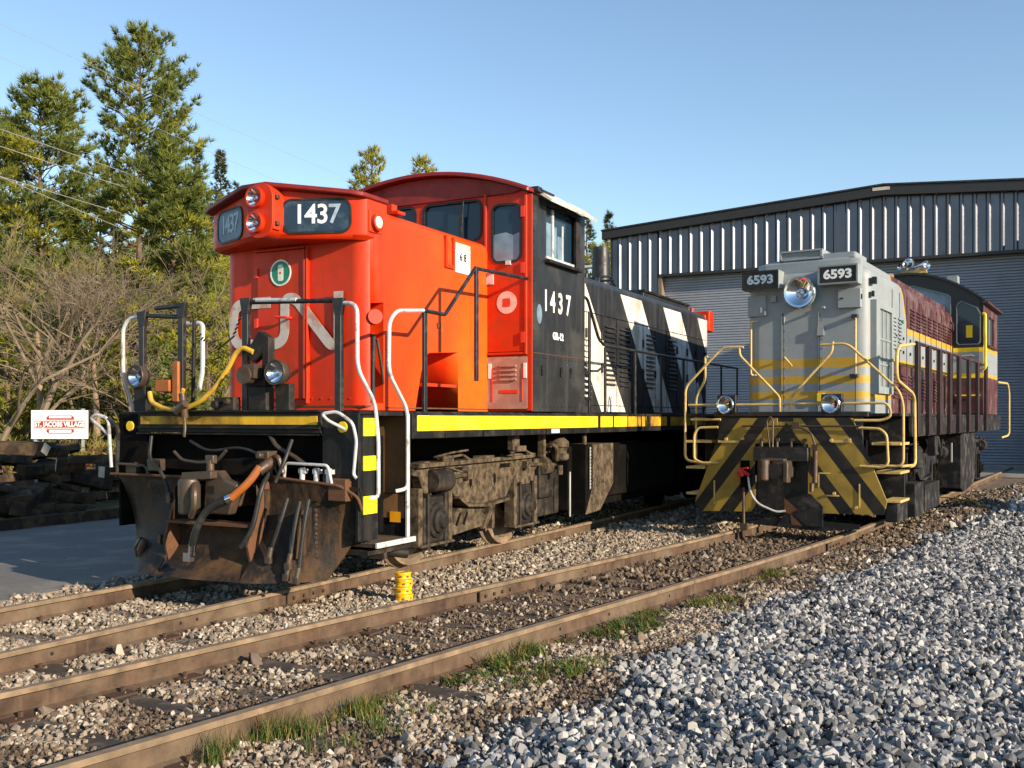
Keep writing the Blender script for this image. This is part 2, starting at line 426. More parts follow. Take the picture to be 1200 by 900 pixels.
def stonemat(name, cols):
    s = NT(name)
    oi = s.N('ShaderNodeObjectInfo'); r = s.N('ShaderNodeValToRGB')
    e = r.color_ramp.elements
    e[0].color = (*cols[0], 1); e[1].color = (*cols[-1], 1)
    for i, c in enumerate(cols[1:-1]):
        q = e.new((i + 1) / (len(cols) - 1)); q.color = (*c, 1)
    s.L(oi.outputs['Random'], r.inputs[0])
    n = s.ramp(s.noise(18, 4), .3, .7, .8, 1.2); hv = s.N('ShaderNodeHueSaturation'); s.L(r.outputs[0], hv.inputs['Color']); s.L(n, hv.inputs['Value'])
    s.L(hv.outputs[0], s.b.inputs['Base Color']); s.b.inputs['Roughness'].default_value = .85
    return s.m
M['stoneblue'] = stonemat('crushed limestone', [(.035, .037, .042), (.15, .152, .157), (.38, .375, .365), (.07, .073, .08), (.50, .47, .43), (.21, .205, .20)])
M['stonetan'] = stonemat('tan ballast', [(.08, .056, .038), (.32, .25, .17), (.17, .125, .085), (.44, .37, .28), (.11, .08, .055), (.27, .225, .175), (.52, .45, .36)])
M['stonedirt'] = stonemat('dirty ballast', [(.045, .030, .020), (.12, .08, .05), (.075, .05, .033), (.22, .165, .11), (.095, .065, .043), (.145, .10, .065)])

# ================================================================== RED AND BLACK LOCOMOTIVE
ra = empty('locomotive', (LA[0].x, LA[0].y, 0), LA[1], 'red and black diesel locomotive 1437 with a snow plow and white zebra stripes', 'locomotive')
def capsule_ring(x0, x1, y0, y1, r, z, ins=0, n=5):
    pts = []
    x0 += ins; x1 -= ins; y0 += ins; r = max(r - ins, .01)
    for cx, cy, a0 in ((x1 - r, y0 + r, -90), (x0 + r, y0 + r, 180)):
        if a0 == -90:
            for k in range(n + 1):
                a = R(a0 + 90 * k / n); pts.append((cx + r * math.cos(a), cy + r * math.sin(a), z))
            pts.append((x1, y1, z)); pts.append((x0, y1, z))
        else:
            for k in range(n + 1):
                a = R(180 + 90 * k / n); pts.append((cx + r * math.cos(a), cy + r * math.sin(a), z))
    return pts
# --- short hood
mb = MB(); mb.loft([capsule_ring(-1.0, .93, 0, 2.5, .2, z, i) for z, i in ((1.68, 0), (3.60, 0), (3.66, .012), (3.70, .04), (3.725, .09))])
nose = mb.build('nose_hood', M['nose'], ra)
c = MB()
c.prism([(.84, 1.60), (1.77, 1.60), (1.77, 2.36), (1.13, 2.32), (.98, 2.1)], SIDE(.42), 0, .7)
c2 = MB(); c2.prism([(.09, 1.75), (.27, 1.75), (.27, 2.78), (.09, 2.76)], SIDE(.70), 0, .4)
cut(nose, c); cut(nose, c2)
obj('seam', M['rust'], nose, lambda m: (m.box(-1.005, .936, .3, 2.5, 1.70, 1.715), m.box(-.9, .9, -.006, .3, 1.715, 1.73)), smooth=False)
obj('recess_step', M['red'], nose, lambda m: m.box(.45, .92, 1.12, 1.75, 1.95, 1.985))
obj('filler_pipe', M['rail_black'], nose, lambda m: (m.tube([(.86, .17, 1.7), (.86, .17, 2.1), (.88, .16, 2.45)], .03), m.tube([(.9, .2, 2.4), (.93, .24, 2.1), (.93, .26, 1.95)], .015)))
obj('valve_disc', M['red'], nose, lambda m: m.cyl((.85, .19, 2.62), (.95, .10, 2.62), .075))
obj('weld_seam', M['nose'], nose, lambda m: m.box(.928, .9335, 2.05, 2.062, 2.4, 3.62))
obj('small_fitting', M['rust'], nose, lambda m: (m.box(.93, .945, 1.30, 1.36, 2.60, 2.66), m.cyl((.93, 1.33, 2.62), (.955, 1.33, 2.62), .014)))
obj('bolt_row', M['nose'], nose, lambda m: [m.cyl((x, .004, 1.80), (x, -.008, 1.80), .010, n=6) for x in np.arange(-.85, .75, .12)])['kind'] = 'stuff'
# number box, V shaped in plan
plan = [(-1.06, .35), (-1.06, -.06), (-.93, -.14), (-.24, -.42), (.06, -.42), (.83, -.10), (.92, .0), (.92, .35)]
def boxring(z, ins=0, zmid=0):
    out = []
    for x, y in plan:
        t = 1 - min(1, abs(x + .07) / 1.0)
        out.append((x * (1 - ins), y + ins * .6 * (1 if y < .1 else 0), z + zmid * t))
    return out
mb = MB(); mb.loft([boxring(3.38, .05, .02), boxring(3.42, 0, .02), boxring(3.79, 0, .11), boxring(3.815, .03, .115)])
nbx = mb.build('number_box', M['nose'], ra, bevel=.012)
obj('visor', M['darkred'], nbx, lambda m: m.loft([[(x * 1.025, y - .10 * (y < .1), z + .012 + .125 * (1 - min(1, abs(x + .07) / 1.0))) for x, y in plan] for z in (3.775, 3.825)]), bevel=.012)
def facet(p, q, off):
    p = Vector((*p, 0)); q = Vector((*q, 0)); u = (q - p).normalized()
    n = u.cross(Vector((0, 0, 1)))
    return (p + n * off, u, (0, 0, 1)), (q - p).length
fR, lR = facet((.06, -.42), (.83, -.10), .002)
fL, lL = facet((-.93, -.14), (-.24, -.42), .002)
for fr, l, bm_, nm_, x0, x1, tx in ((fR, lR, 'board', 'lettering', .10, lR - .02, 'r'), (fL, lL, 'board2', 'fadednum', .03, lL - .12, 'l')):
    g = MB(); ringframe(g, rrect(x0, x1, 3.435, 3.785, .11), rrect(x0 + .022, x1 - .022, 3.457, 3.763, .09), fr, 0, .012)
    g.build('gasket', M['rubber'], nbx)
    pn = MB(); pn.prism(rrect(x0 + .02, x1 - .02, 3.455, 3.765, .09), fr, 0, .006)
    bd = pn.build('number_board', M[bm_], nbx, label='number board reading 1437' + (', faded and hazy' if tx == 'l' else ''))
    w = x1 - x0
    for i, ch in enumerate('1437'):
        text('numbers', ch, .27, M['fadednum' if (tx == 'l' or i == 3) else nm_], nbx, fr, (x0 + w * (.26 + .165 * i + .0), 3.62), d=.008, bold=.004, sx=.95)
def headlamp(m_house, p, r, parent, deep=.12, n=22, dirv=(0, -1, 0), lens='lens', name='headlight'):
    d = Vector(dirv).normalized(); p = Vector(p)
    a = MB(); a.lathe(p - d * deep, d, [(r * .55, 0), (r * 1.05, deep * .25), (r * 1.18, deep * .7), (r * 1.18, deep + .012), (r * 1.02, deep + .012), (r * .98, deep - .02)], n, cap=False)
    h = a.build(name, m_house, parent)
    b = MB(); b.lathe(p, d, [(.012, -.075), (r * .45, -.065), (r * .8, -.03), (r * 1.0, .0)], n, cap=False)
    b.build('reflector', M['chrome'], h)
    e = MB(); e.lathe(p, d, [(r * .30, -.045), (r * .26, -.02), (.01, -.012)], n, cap=False); e.build('bulb', M[lens], h)
    return h
pod = obj('headlight_pod', M['red'], ra, lambda m: m.prism(rrect(-.14, .18, 3.38, 3.92, .14), FRONT(-.42), -.12, .13), bevel=.02)
headlamp(M['red'], (-.01, -.60, 3.78), .088, ra, .10)
headlamp(M['red'], (-.01, -.60, 3.53), .088, ra, .10)
obj('clasp_plate', M['red'], pod, lambda m: m.box(.165, .185, -.53, -.44, 3.46, 3.84), bevel=.004)
obj('hinge', M['castmetal'], pod, lambda m: (m.box(.18, .215, -.52, -.47, 3.50, 3.54), m.box(.18, .215, -.52, -.47, 3.76, 3.80)), bevel=.004)
cl = obj('class_lamp_box', M['red'], ra, lambda m: m.box(.90, .94, .02, .24, 3.46, 3.68), bevel=.01)
obj('class_lamp', M['red'], ra, lambda m: m.lathe((.93, .12, 3.565), (1, 0, 0), [(.085, 0), (.085, .05), (.07, .055), (.068, .04)], 20, cap=False))
obj('class_lens', M['warmlens'], ra, lambda m: m.lathe((.93, .12, 3.565), (1, 0, 0), [(.068, .02), (.06, .055), (.03, .075), (.004, .08)], 20))
obj('lifting_eye', M['rust'], ra, lambda m: m.tube([(.55, .28, 3.80), (.55, .28, 3.87), (.61, .28, 3.90), (.67, .28, 3.87), (.67, .28, 3.79)], .010))
obj('lifting_bracket', M['red'], ra, lambda m: (m.box(.80, .86, .52, .62, 3.70, 3.84), m.box(.72, .95, .5, .64, 3.73, 3.76)))
# front door, its trim and the emblems
fd = obj('front_door', M['red'], ra, lambda m: m.box(-.47, .14, -.028, .02, 1.80, 3.345), bevel=.006)
obj('hinge_strip', M['red'], fd, lambda m: (m.box(.145, .165, -.045, .02, 1.80, 3.345), m.box(.178, .20, -.045, .02, 1.75, 3.36)), bevel=.004)
obj('drip_rail', M['red'], fd, lambda m: m.box(-.50, .16, -.05, .0, 3.35, 3.365))
obj('hinge', M['redsolid'], fd, lambda m: (m.box(-.50, -.46, -.05, 0, 3.08, 3.18), m.box(-.50, -.46, -.05, 0, 2.55, 2.65), m.box(-.50, -.46, -.05, 0, 2.0, 2.1)))
obj('door_handle', M['redsolid'], fd, lambda m: m.tube([(-.02, -.03, 2.64), (-.02, -.09, 2.64), (-.17, -.10, 2.65)], .014, rad=.02))
g = MB(); g.prism(circ(-.155, 3.115, .13), FRONT(-.029), 0, .004); gd = g.build('green_emblem', M['green'], fd)
g = MB(); ringframe(g, circ(-.155, 3.115, .138), circ(-.155, 3.115, .122), FRONT(-.029), 0, .007); g.build('ring', M['lettering'], gd)
g = MB(); g.prism(rrect(-.19, -.12, 3.03, 3.20, .02), FRONT(-.033), 0, .003); g.build('bar', M['lettering'], gd)
g = MB(); g.prism(circ(-.155, 3.115, .012, 10), FRONT(-.036), 0, .003); g.build('dot', M['redsolid'], gd)
def band(path, w, fr, d0, d1, m):                         # flat lettering band along a 2D path
    P = [Vector((a, b, 0)) for a, b in path]
    P = fillet(P, .16, 7)
    Lh = []; Rh = []
    for i, p in enumerate(P):
        t = (P[min(i + 1, len(P) - 1)] - P[max(i - 1, 0)]).normalized(); s = Vector((-t.y, t.x, 0)) * w / 2
        Lh.append(p + s); Rh.append(p - s)
    o, u, v = Vector(fr[0]), Vector(fr[1]), Vector(fr[2]); n = u.cross(v); N = len(P)
    W = lambda q, d: o + u * q.x + v * q.y + n * d
    vs = [W(q, d0) for q in Lh] + [W(q, d0) for q in Rh] + [W(q, d1) for q in Lh] + [W(q, d1) for q in Rh]
    fs = []
    for i in range(N - 1):
        fs += [(2 * N + i, 2 * N + i + 1, 3 * N + i + 1, 3 * N + i), (i, i + 1, 2 * N + i + 1, 2 * N + i), (N + i, N + i + 1, 3 * N + i + 1, 3 * N + i)]
    fs += [(0, N, 3 * N, 2 * N), (N - 1, 2 * N - 1, 4 * N - 1, 3 * N - 1)]
    m.add(vs, fs)
path = [(-.29, 2.815), (-.80, 2.815), (-.80, 2.375), (-.10, 2.375), (-.10, 2.84), (.04, 2.84), (.49, 2.345), (.59, 2.345), (.59, 2.88)]
lg = MB(); band(path[:], .115, FRONT(0), .031, .034, lg)
lg.build('railway_monogram', M['greylogo'], ra)
# --- cab
def arcz(x, e=4.29, p=4.62, w=1.52): return e + (p - e) * (1 - (x / w) ** 2)
xs = np.linspace(1.50, -1.50, 21)
wall = [(-1.50, 1.68), (1.50, 1.68)] + [(float(x), arcz(float(x), 4.27, 4.60)) for x in xs]
fw = MB(); fw.prism(wall, FRONT(2.5), -.06, 0)
fwo = fw.build('cab_front_wall', M['red'], ra)
WIN = [(.0, .83, 3.79, 4.27, .09, 'board'), (-.86, -.12, 3.79, 4.27, .09, 'board')]
cc = MB()
for x0, x1, z0, z1, r, _ in WIN: cc.prism(rrect(x0, x1, z0, z1, r), FRONT(2.6), 0, .3)
cut(fwo, cc)
for x0, x1, z0, z1, r, _ in WIN:
    g = MB(); g.prism(rrect(x0 - .01, x1 + .01, z0 - .01, z1 + .01, r), FRONT(2.535), 0, .008); w_ = g.build('windshield', M['glass'], ra)
    g = MB(); ringframe(g, rrect(x0 - .018, x1 + .018, z0 - .018, z1 + .018, r + .018), rrect(x0 + .012, x1 - .012, z0 + .012, z1 - .012, r - .012), FRONT(2.5), -.01, .012); g.build('gasket', M['rubber'], w_)
obj('wiper', M['rail_black'], ra, lambda m: (m.tube([(.60, 2.46, 4.27), (.57, 2.46, 3.86)], .009), m.box(.54, .58, 2.45, 2.47, 3.80, 4.1)))
obj('visor_inside', M['paleglass'], ra, lambda m: m.cyl((.12, 2.70, 3.98), (.45, 2.72, 4.12), .06))
obj('cab_interior', M['under'], ra, lambda m: (m.box(-1.40, 1.40, 2.9, 4.0, 1.7, 3.62),))
# door in the front wall
dr = MB(); dr.prism([(.93, 2.40), (1.43, 2.40), (1.43, 4.24), (.93, 4.29)], FRONT(2.498), 0, .03)
dro = dr.build('cab_door', M['red'], ra)
dc = MB(); dc.prism(rrect(1.0, 1.385, 3.48, 4.17, .09), FRONT(2.7), 0, .4); cut(dro, dc)
g = MB(); g.prism(rrect(.99, 1.395, 3.47, 4.18, .09), FRONT(2.492), 0, .008); w_ = g.build('door_glass', M['glass'], dro)
g = MB(); ringframe(g, rrect(.985, 1.40, 3.465, 4.185, .105), rrect(1.012, 1.373, 3.492, 4.158, .08), FRONT(2.47), -.006, .012); g.build('gasket', M['rubber'], dro)
g = MB(); g.prism([(1.01, 3.50), (1.37, 3.50), (1.37, 3.83), (1.28, 3.80), (1.18, 3.84), (1.01, 3.82)], FRONT(2.484), 0, .004); g.build('paper_blind', M['paleglass'], dro)
obj('door_frame', M['red'], dro, lambda m: (m.box(.895, .925, 2.45, 2.5, 2.36, 4.32), m.box(1.44, 1.47, 2.45, 2.5, 2.36, 4.27), m.box(.9, 1.46, 2.455, 2.5, 2.36, 2.39)), bevel=.005)
obj('hinge', M['redsolid'], dro, lambda m: [m.box(1.40, 1.45, 2.44, 2.47, z, z + .13) for z in (4.0, 3.33, 2.5)])
obj('door_latch', M['silver'], dro, lambda m: (m.box(1.20, 1.26, 2.43, 2.47, 3.44, 3.49), m.tube([(.93, 2.45, 3.36), (1.05, 2.42, 3.36)], .012), m.box(.92, 1.02, 2.45, 2.47, 3.22, 3.34)))
g = MB(); g.prism(circ(1.20, 2.99, .135, 28), FRONT(2.466), 0, .004); pd = g.build('round_notice', M['pink'], dro)
g = MB(); g.prism(rrect(1.15, 1.25, 2.94, 3.04, .01), FRONT(2.461), 0, .003); g.build('red_square', M['redsolid'], pd)
# panel below the door
lp = obj('vent_panel', M['dust'], ra, lambda m: m.prism(rrect(.93, 1.47, 1.71, 2.34, .02), FRONT(2.5), 0, .028), bevel=.004)
obj('louvre', M['dust'], lp, lambda m: [m.box(1.10, 1.33, 2.445, 2.475, 2.05 + .055 * k, 2.075 + .055 * k) for k in range(4)], bevel=.004)
obj('rubbed_bar', M['redsolid'], lp, lambda m: (m.box(1.11, 1.35, 2.464, 2.472, 1.90, 1.94), m.box(.995, 1.005, 2.464, 2.472, 1.8, 2.2), m.box(1.40, 1.41, 2.464, 2.472, 1.8, 2.2)))
obj('white_tag', M['lettering'], lp, lambda m: (m.box(.945, .985, 2.462, 2.472, 2.08, 2.26), m.box(1.425, 1.465, 2.462, 2.472, 2.08, 2.26)))
# side wall
sw = MB(); sw.prism([(2.50, 1.68), (4.10, 1.68), (4.10, 4.28), (2.50, 4.28)], SIDE(1.52), -.06, 0)
swo = sw.build('cab_side_wall', M['black'], ra)
sc_ = MB(); sc_.prism(rrect(2.90, 3.80, 3.56, 4.22, .03), SIDE(1.3), 0, .4); cut(swo, sc_)
obj('corner_strip', M['red'], swo, lambda m: m.box(1.465, 1.528, 2.478, 2.50, 1.69, 4.27))
obj('panel_seam', M['rust'], swo, lambda m: m.box(1.518, 1.526, 2.52, 4.08, 2.38, 2.388))
obj('door_latch', M['rail_black'], swo, lambda m: [m.box(1.52, 1.54, y, y + .05, 2.12, 2.24) for y in (2.75, 3.3, 3.6)])
sg = obj('side_window', M['glass'], ra, lambda m: m.box(1.47, 1.478, 2.90, 3.80, 3.56, 4.22))
obj('window_frame', M['silver'], sg, lambda m: (m.box(1.478, 1.50, 3.12, 3.17, 3.58, 4.2), m.box(1.478, 1.49, 3.44, 3.48, 3.58, 4.05), m.box(1.47, 1.535, 2.88, 3.72, 3.56, 3.59)))
obj('curtain', M['paleglass'], sg, lambda m: (m.box(1.480, 1.486, 3.17, 3.28, 3.60, 4.0), m.box(1.480, 1.486, 2.93, 3.10, 3.60, 4.02), m.box(1.480, 1.486, 3.30, 3.44, 3.60, 3.9)))
obj('arm_rest', M['deck'], swo, lambda m: (m.box(1.52, 1.60, 2.85, 3.85, 3.50, 3.54), m.box(1.52, 1.56, 3.74, 3.86, 3.54, 4.2)), bevel=.006)
aw = MB(); aw.prism([(1.50, 4.33), (1.70, 4.20), (1.71, 4.225), (1.52, 4.37)], ((0, 2.66, 0), (1, 0, 0), (0, 0, 1)), -1.42, 0); aw.build('sunshade', M['white'], ra)
obj('cab_left_wall', M['black'], ra, lambda m: m.box(-1.52, -1.46, 2.5, 4.1, 1.68, 4.28))
obj('cab_rear_wall', M['black'], ra, lambda m: m.prism([(-1.46, 1.68), (1.46, 1.68), (1.46, 4.25), (0, 4.58), (-1.46, 4.25)], FRONT(4.1), -.05, 0))
def roofring(y, dz, sc_=1.0): return [(float(x) * 1.03, y, arcz(float(x), 4.29, 4.62) + dz) for x in xs]
rf = MB()
def ring(y, dr, drop):
    up = [(float(x) * dr, y, arcz(float(x), 4.29, 4.62) + .035 - drop) for x in xs]
    lo = [(float(x) * dr, y, arcz(float(x), 4.29, 4.62) - .012) for x in reversed(xs)]
    return up + lo
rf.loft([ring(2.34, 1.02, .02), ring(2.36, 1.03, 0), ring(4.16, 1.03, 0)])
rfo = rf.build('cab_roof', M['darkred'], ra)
xq = np.linspace(1.40, -1.48, 21)
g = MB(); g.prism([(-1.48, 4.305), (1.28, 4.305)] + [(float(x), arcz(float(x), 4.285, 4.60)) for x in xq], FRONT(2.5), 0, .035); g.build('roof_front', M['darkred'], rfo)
obj('roof_bracket', M['rail_black'], rfo, lambda m: (m.box(1.45, 1.6, 2.5, 2.62, 4.30, 4.36), m.tube([(1.5, 2.55, 4.36), (1.6, 2.6, 4.33), (1.62, 2.9, 4.32)], .015)))
obj('bolt_row', M['black'], swo, lambda m: [m.cyl((1.52, y, z), (1.527, y, z), .009, n=6) for z in (1.74, 2.34, 3.52) for y in np.arange(2.58, 4.08, .11)] + [m.cyl((1.52, 2.56, z), (1.527, 2.56, z), .009, n=6) for z in np.arange(1.8, 4.2, .12)])['kind'] = 'stuff'
# cab side lettering
for ch, yy in zip('1437', (2.88, 3.08, 3.31, 3.55)): text('road_number', ch, .36, M['lettering'], ra, SIDE(1.52), (yy, 3.03), sx=.80, bold=.009, d=.004)
text('class_letters', 'GR-12', .12, M['lettering'], ra, SIDE(1.52), (3.24, 2.62), bold=.006, d=.004)
g = MB(); g.prism([(2.70 + .07 * math.cos(a), 2.86 + .12 * math.sin(a)) for a in np.linspace(0, 2 * math.pi, 20)[:-1]], SIDE(1.52), 0, .004); g.build('round_sticker', M['paleglass'], ra)
# notices on the nose side
nt = obj('notice_holder', M['red'], ra, lambda m: (m.box(.93, .955, 1.46, 1.50, 3.30, 3.66), m.box(.93, .955, 1.63, 1.66, 3.30, 3.66), m.box(.93, .955, 1.5, 1.63, 3.30, 3.34)))
nw = obj('white_notice', M['signwhite'], ra, lambda m: m.box(.93, .937, 1.70, 2.04, 3.28, 3.62))
obj('notice_head', M['greylogo'], nw, lambda m: m.box(.937, .940, 1.70, 2.04, 3.54, 3.62))
text('notice_digits', '6 8', .12, M['rubber'], nw, SIDE(.937), (1.87, 3.46), d=.003, bold=.003)
# --- long hood
def hood_profile(hw, zb, zt, r, n=5):
    pts = [(-hw, zb), (hw, zb)]
    for k in range(n + 1):
        a = R(90 * k / n); pts.append((hw - r + r * math.cos(a), zt - r + r * math.sin(a)))
    for k in range(n + 1):
        a = R(90 + 90 * k / n); pts.append((-hw + r + r * math.cos(a), zt - r + r * math.sin(a)))
    return pts
pr = hood_profile(.93, 1.68, 3.73, .12)
lh = MB(); lh.loft([[(x, y, z) for x, z in pr] for y in (4.1, 11.75)])
lho = lh.build('engine_hood', M['black'], ra)
S = .88
def zebra(a, b, y0=4.15, y1=11.74):
    zt, zb = 3.60, 1.70
    q = [(a, zt), (b, zt), (b + S * (zt - zb), zb), (a + S * (zt - zb), zb)]
    # clip to the hood length
    def clip(poly, lim, keep_low):
        out = []
        for i in range(len(poly)):
            p, r_ = poly[i], poly[(i + 1) % len(poly)]
            ip = (p[0] <= lim) if keep_low else (p[0] >= lim); ir = (r_[0] <= lim) if keep_low else (r_[0] >= lim)
            if ip: out.append(p)
            if ip != ir:
                t = (lim - p[0]) / (r_[0] - p[0]); out.append((lim, p[1] + t * (r_[1] - p[1])))
        return out
    q = clip(clip(q, y1, True), y0, False)
    return q
for a, b in ((4.45, 5.49), (6.93, 7.92), (9.07, 10.09), (11.17, 12.2)):
    g = MB(); g.prism(list(reversed(zebra(a, b))), SIDE(.93), 0, .005); g.build('zebra_stripe', M['white'], lho, smooth=False)
def doors(m):
    for y in np.arange(4.9, 11.7, .62): m.box(.93, .938, y, y + .012, 1.80, 3.18)
    m.box(.93, .94, 4.2, 11.7, 3.18, 3.192); m.box(.93, .94, 4.2, 11.7, 1.79, 1.80)
    for y in (6.3, 8.8, 10.2): m.box(.93, .937, y, y + .015, 3.18, 3.6)
obj('door_seam', M['deck'], lho, doors, smooth=False)
def lat(m):
    for y in np.arange(5.2, 11.7, .62):
        for z in (2.3, 2.8): m.box(.934, .962, y + .28, y + .32, z, z + .14)
obj('door_latch', M['rail_black'], lho, lat, bevel=.004)
obj('louvre', M['black'], lho, lambda m: [m.prism([(.93, z), (.965, z - .03), (.965, z - .035), (.93, z - .03)], ((0, y + .48, 0), (1, 0, 0), (0, 0, 1)), 0, .42) for y in (6.22, 6.84, 8.1, 9.3) for z in np.arange(2.15, 3.12, .075)], smooth=False)
obj('louvre', M['white'], lho, lambda m: [m.prism([(.93, z), (.968, z - .03), (.968, z - .037), (.93, z - .03)], ((0, y + .22, 0), (1, 0, 0), (0, 0, 1)), 0, .20) for y in (4.72, 5.02, 5.42) for z in np.arange(1.95, 2.85, .085)], smooth=False)
fb = obj('roof_fan_box', M['black'], ra, lambda m: m.box(-.62, .62, 8.9, 11.6, 3.70, 3.93), bevel=.015)
obj('lip', M['deck'], fb, lambda m: (m.box(.62, .65, 8.88, 11.62, 3.88, 3.92),))
ex = obj('exhaust_stack', M['rail_black'], ra, lambda m: m.lathe((0, 8.40, 3.70), (0, 0, 1), [(.17, 0), (.17, .4), (.15, .93), (.14, .95), (.125, .93), (.12, .6)], 24, cap=False))
obj('roof_pipework', M['rail_black'], ra, lambda m: (m.tube([(.45, 7.2, 3.7), (.45, 7.2, 3.95), (.5, 7.6, 4.0), (.5, 8.0, 3.72)], .02, rad=.05), m.cyl((.3, 7.0, 3.72), (.3, 7.0, 3.98), .05), m.tube([(.2, 7.4, 3.9), (.6, 7.5, 3.92)], .018), m.box(.35, .5, 6.9, 7.05, 3.72, 3.9)))
obj('roof_cross_pipe', M['silver'], ra, lambda m: m.cyl((-1.2, 8.9, 4.40), (-.12, 8.9, 4.40), .035))
eb = obj('rear_number_box', M['red'], ra, lambda m: (m.box(-1.0, 1.0, 11.80, 12.1, 3.38, 3.80), m.box(-.93, .93, 11.75, 11.80, 1.7, 3.72)), bevel=.03)
obj('end_trim', M['white'], ra, lambda m: (m.box(.90, .95, 11.755, 11.79, 2.3, 3.60),))
headlamp(M['red'], (.25, 11.7, 3.86), .07, ra, .12, dirv=(0, 1, 0), name='rear_headlight')
obj('fuel_filler_cap', M['redsolid'], ra, lambda m: m.cyl((.75, 11.4, 3.7), (.75, 11.4, 3.82), .04))
# --- deck and sill
obj('walkway_deck', M['deck'], ra, lambda m: (m.box(-1.50, 1.50, -.92, .0, 1.62, 1.665), m.box(-1.50, -.93, 0, 12.7, 1.63, 1.665), m.box(.93, 1.50, 0, 12.7, 1.63, 1.665), m.box(-1.5, 1.5, 11.8, 12.7, 1.62, 1.663)), bevel=.005)
sl = obj('side_sill', M['deck'], ra, lambda m: (m.box(1.47, 1.52, -.10, 5.72, 1.40, 1.645), m.box(1.44, 1.49, 5.74, 12.7, 1.40, 1.645), m.box(-1.52, -1.47, -.1, 12.7, 1.40, 1.645)), bevel=.006)
obj('yellow_band', M['yellow'], sl, lambda m: [m.box(1.50, 1.524, a, b, 1.475, 1.625) for a, b in ((.22, 1.0), (1.003, 2.0), (2.003, 2.9), (2.903, 3.9), (3.903, 4.55), (4.65, 5.10), (5.16, 5.68))], smooth=False)
obj('yellow_band', M['yellow_grime_shade'], sl, lambda m: [m.box(1.47, 1.494, a, b, 1.475, 1.625) for a, b in ((5.8, 6.6), (6.8, 7.6), (7.8, 8.9), (9.0, 10.2), (10.3, 11.5))], smooth=False)  # shade on the rear sill painted in with the darker yellow
obj('reflector_patch', M['reflect'], sl, lambda m: m.box(1.51, 1.526, -.02, .21, 1.475, 1.625), smooth=False)
obj('sill_tag', M['lettering'], sl, lambda m: m.box(1.51, 1.524, 3.05, 3.28, 1.415, 1.465))
obj('sill_rib', M['deck'], sl, lambda m: [m.box(1.52, 1.53, y, y + .02, 1.40, 1.47) for y in (.5, 1.3, 2.1, 2.9, 3.7, 4.5, 5.3)])
# --- front platform end
fs_ = obj('front_sill', M['deck'], ra, lambda m: (m.box(-1.20, 1.10, -.96, -.90, 1.46, 1.66), m.box(-1.2, 1.1, -1.0, -.9, 1.655, 1.675), m.box(-1.2, 1.1, -.99, -.9, 1.50, 1.515), m.box(-1.2, 1.1, -.99, -.9, 1.44, 1.455)), bevel=.004)
obj('yellow_strip', M['yellow_grime_shade'], fs_, lambda m: m.box(-1.16, 1.06, -.968, -.95, 1.54, 1.62))
obj('end_plate', M['under'], ra, lambda m: (m.box(-1.5, 1.5, -.62, -.55, .55, 1.44), m.box(-.65, .65, -.6, 3.4, .95, 1.40)), bevel=.01)
obj('drop_apron', M['under'], ra, lambda m: m.prism([(-1.2, 1.44), (1.1, 1.44), (1.05, 1.2), (.3, 1.06), (-1.1, 1.1)], FRONT(-.80), 0, .02))
for s in (-1, 1):
    side = obj('corner_plate', M['deck'] if s > 0 else M['under'], ra, lambda m: (m.box(min(s * 1.10, s * 1.48), max(s * 1.10, s * 1.48), -.94, -.90, .98, 1.645), m.box(min(s * 1.47, s * 1.5), max(s * 1.47, s * 1.5), -.94, -.66, .5, 1.645)), bevel=.006)
    obj('round_boss', M['yellow'], side, lambda m: m.cyl((s * 1.33, -.94, 1.52), (s * 1.33, -.955, 1.52), .05))
# stairwell at the near corner
st = obj('stairwell', M['deck'], ra, lambda m: (m.box(1.10, 1.13, -.90, -.14, .42, 1.62), m.box(1.13, 1.50, -.14, -.10, .45, 1.64)), bevel=.005)
obj('stained_back', M['brown'], st, lambda m: m.box(1.135, 1.485, -.150, -.141, .88, 1.62))
obj('stained_back', M['brown'], st, lambda m: m.box(1.135, 1.46, -.150, -.141, .64, .87))
obj('corner_post', M['silver'], st, lambda m: m.box(1.487, 1.512, -.175, -.13, .46, 1.64), bevel=.004)
col_ = obj('step_column', M['rail_black'], st, lambda m: (m.box(1.44, 1.50, -.90, -.88, .5, 1.64), m.box(1.44, 1.50, -.665, -.64, .5, 1.64), m.box(1.46, 1.49, -.88, -.665, 1.12, 1.2), m.box(1.46, 1.49, -.88, -.665, 1.0, 1.02), m.box(1.46, 1.49, -.88, -.665, .5, .73)))
obj('reflector_patch', M['reflect'], st, lambda m: (m.box(1.485, 1.51, -.875, -.67, 1.44, 1.60), m.box(1.485, 1.51, -.875, -.67, 1.13, 1.26), m.box(1.485, 1.51, -.875, -.67, .74, .90)))
obj('step_tread', M['castmetal'], st, lambda m: (m.box(1.14, 1.55, -.75, -.13, .43, .455), [m.box(1.14 + .04 * k, 1.155 + .04 * k, -.75, -.13, .455, .468) for k in range(10)]))
obj('step_edge', M['silver'], st, lambda m: m.box(1.55, 1.575, -.76, -.12, .425, .475), bevel=.004)
obj('amber_reflector', M['amber'], st, lambda m: m.box(1.30, 1.42, -.160, -.150, .60, .70))
obj('step_bracket', M['truckd'], st, lambda m: (m.box(1.3, 1.5, -.55, -.5, .30, .43), m.box(1.1, 1.5, -.8, -.1, .36, .40), m.cyl((1.35, -.3, .34), (1.45, -.1, .30), .05)))
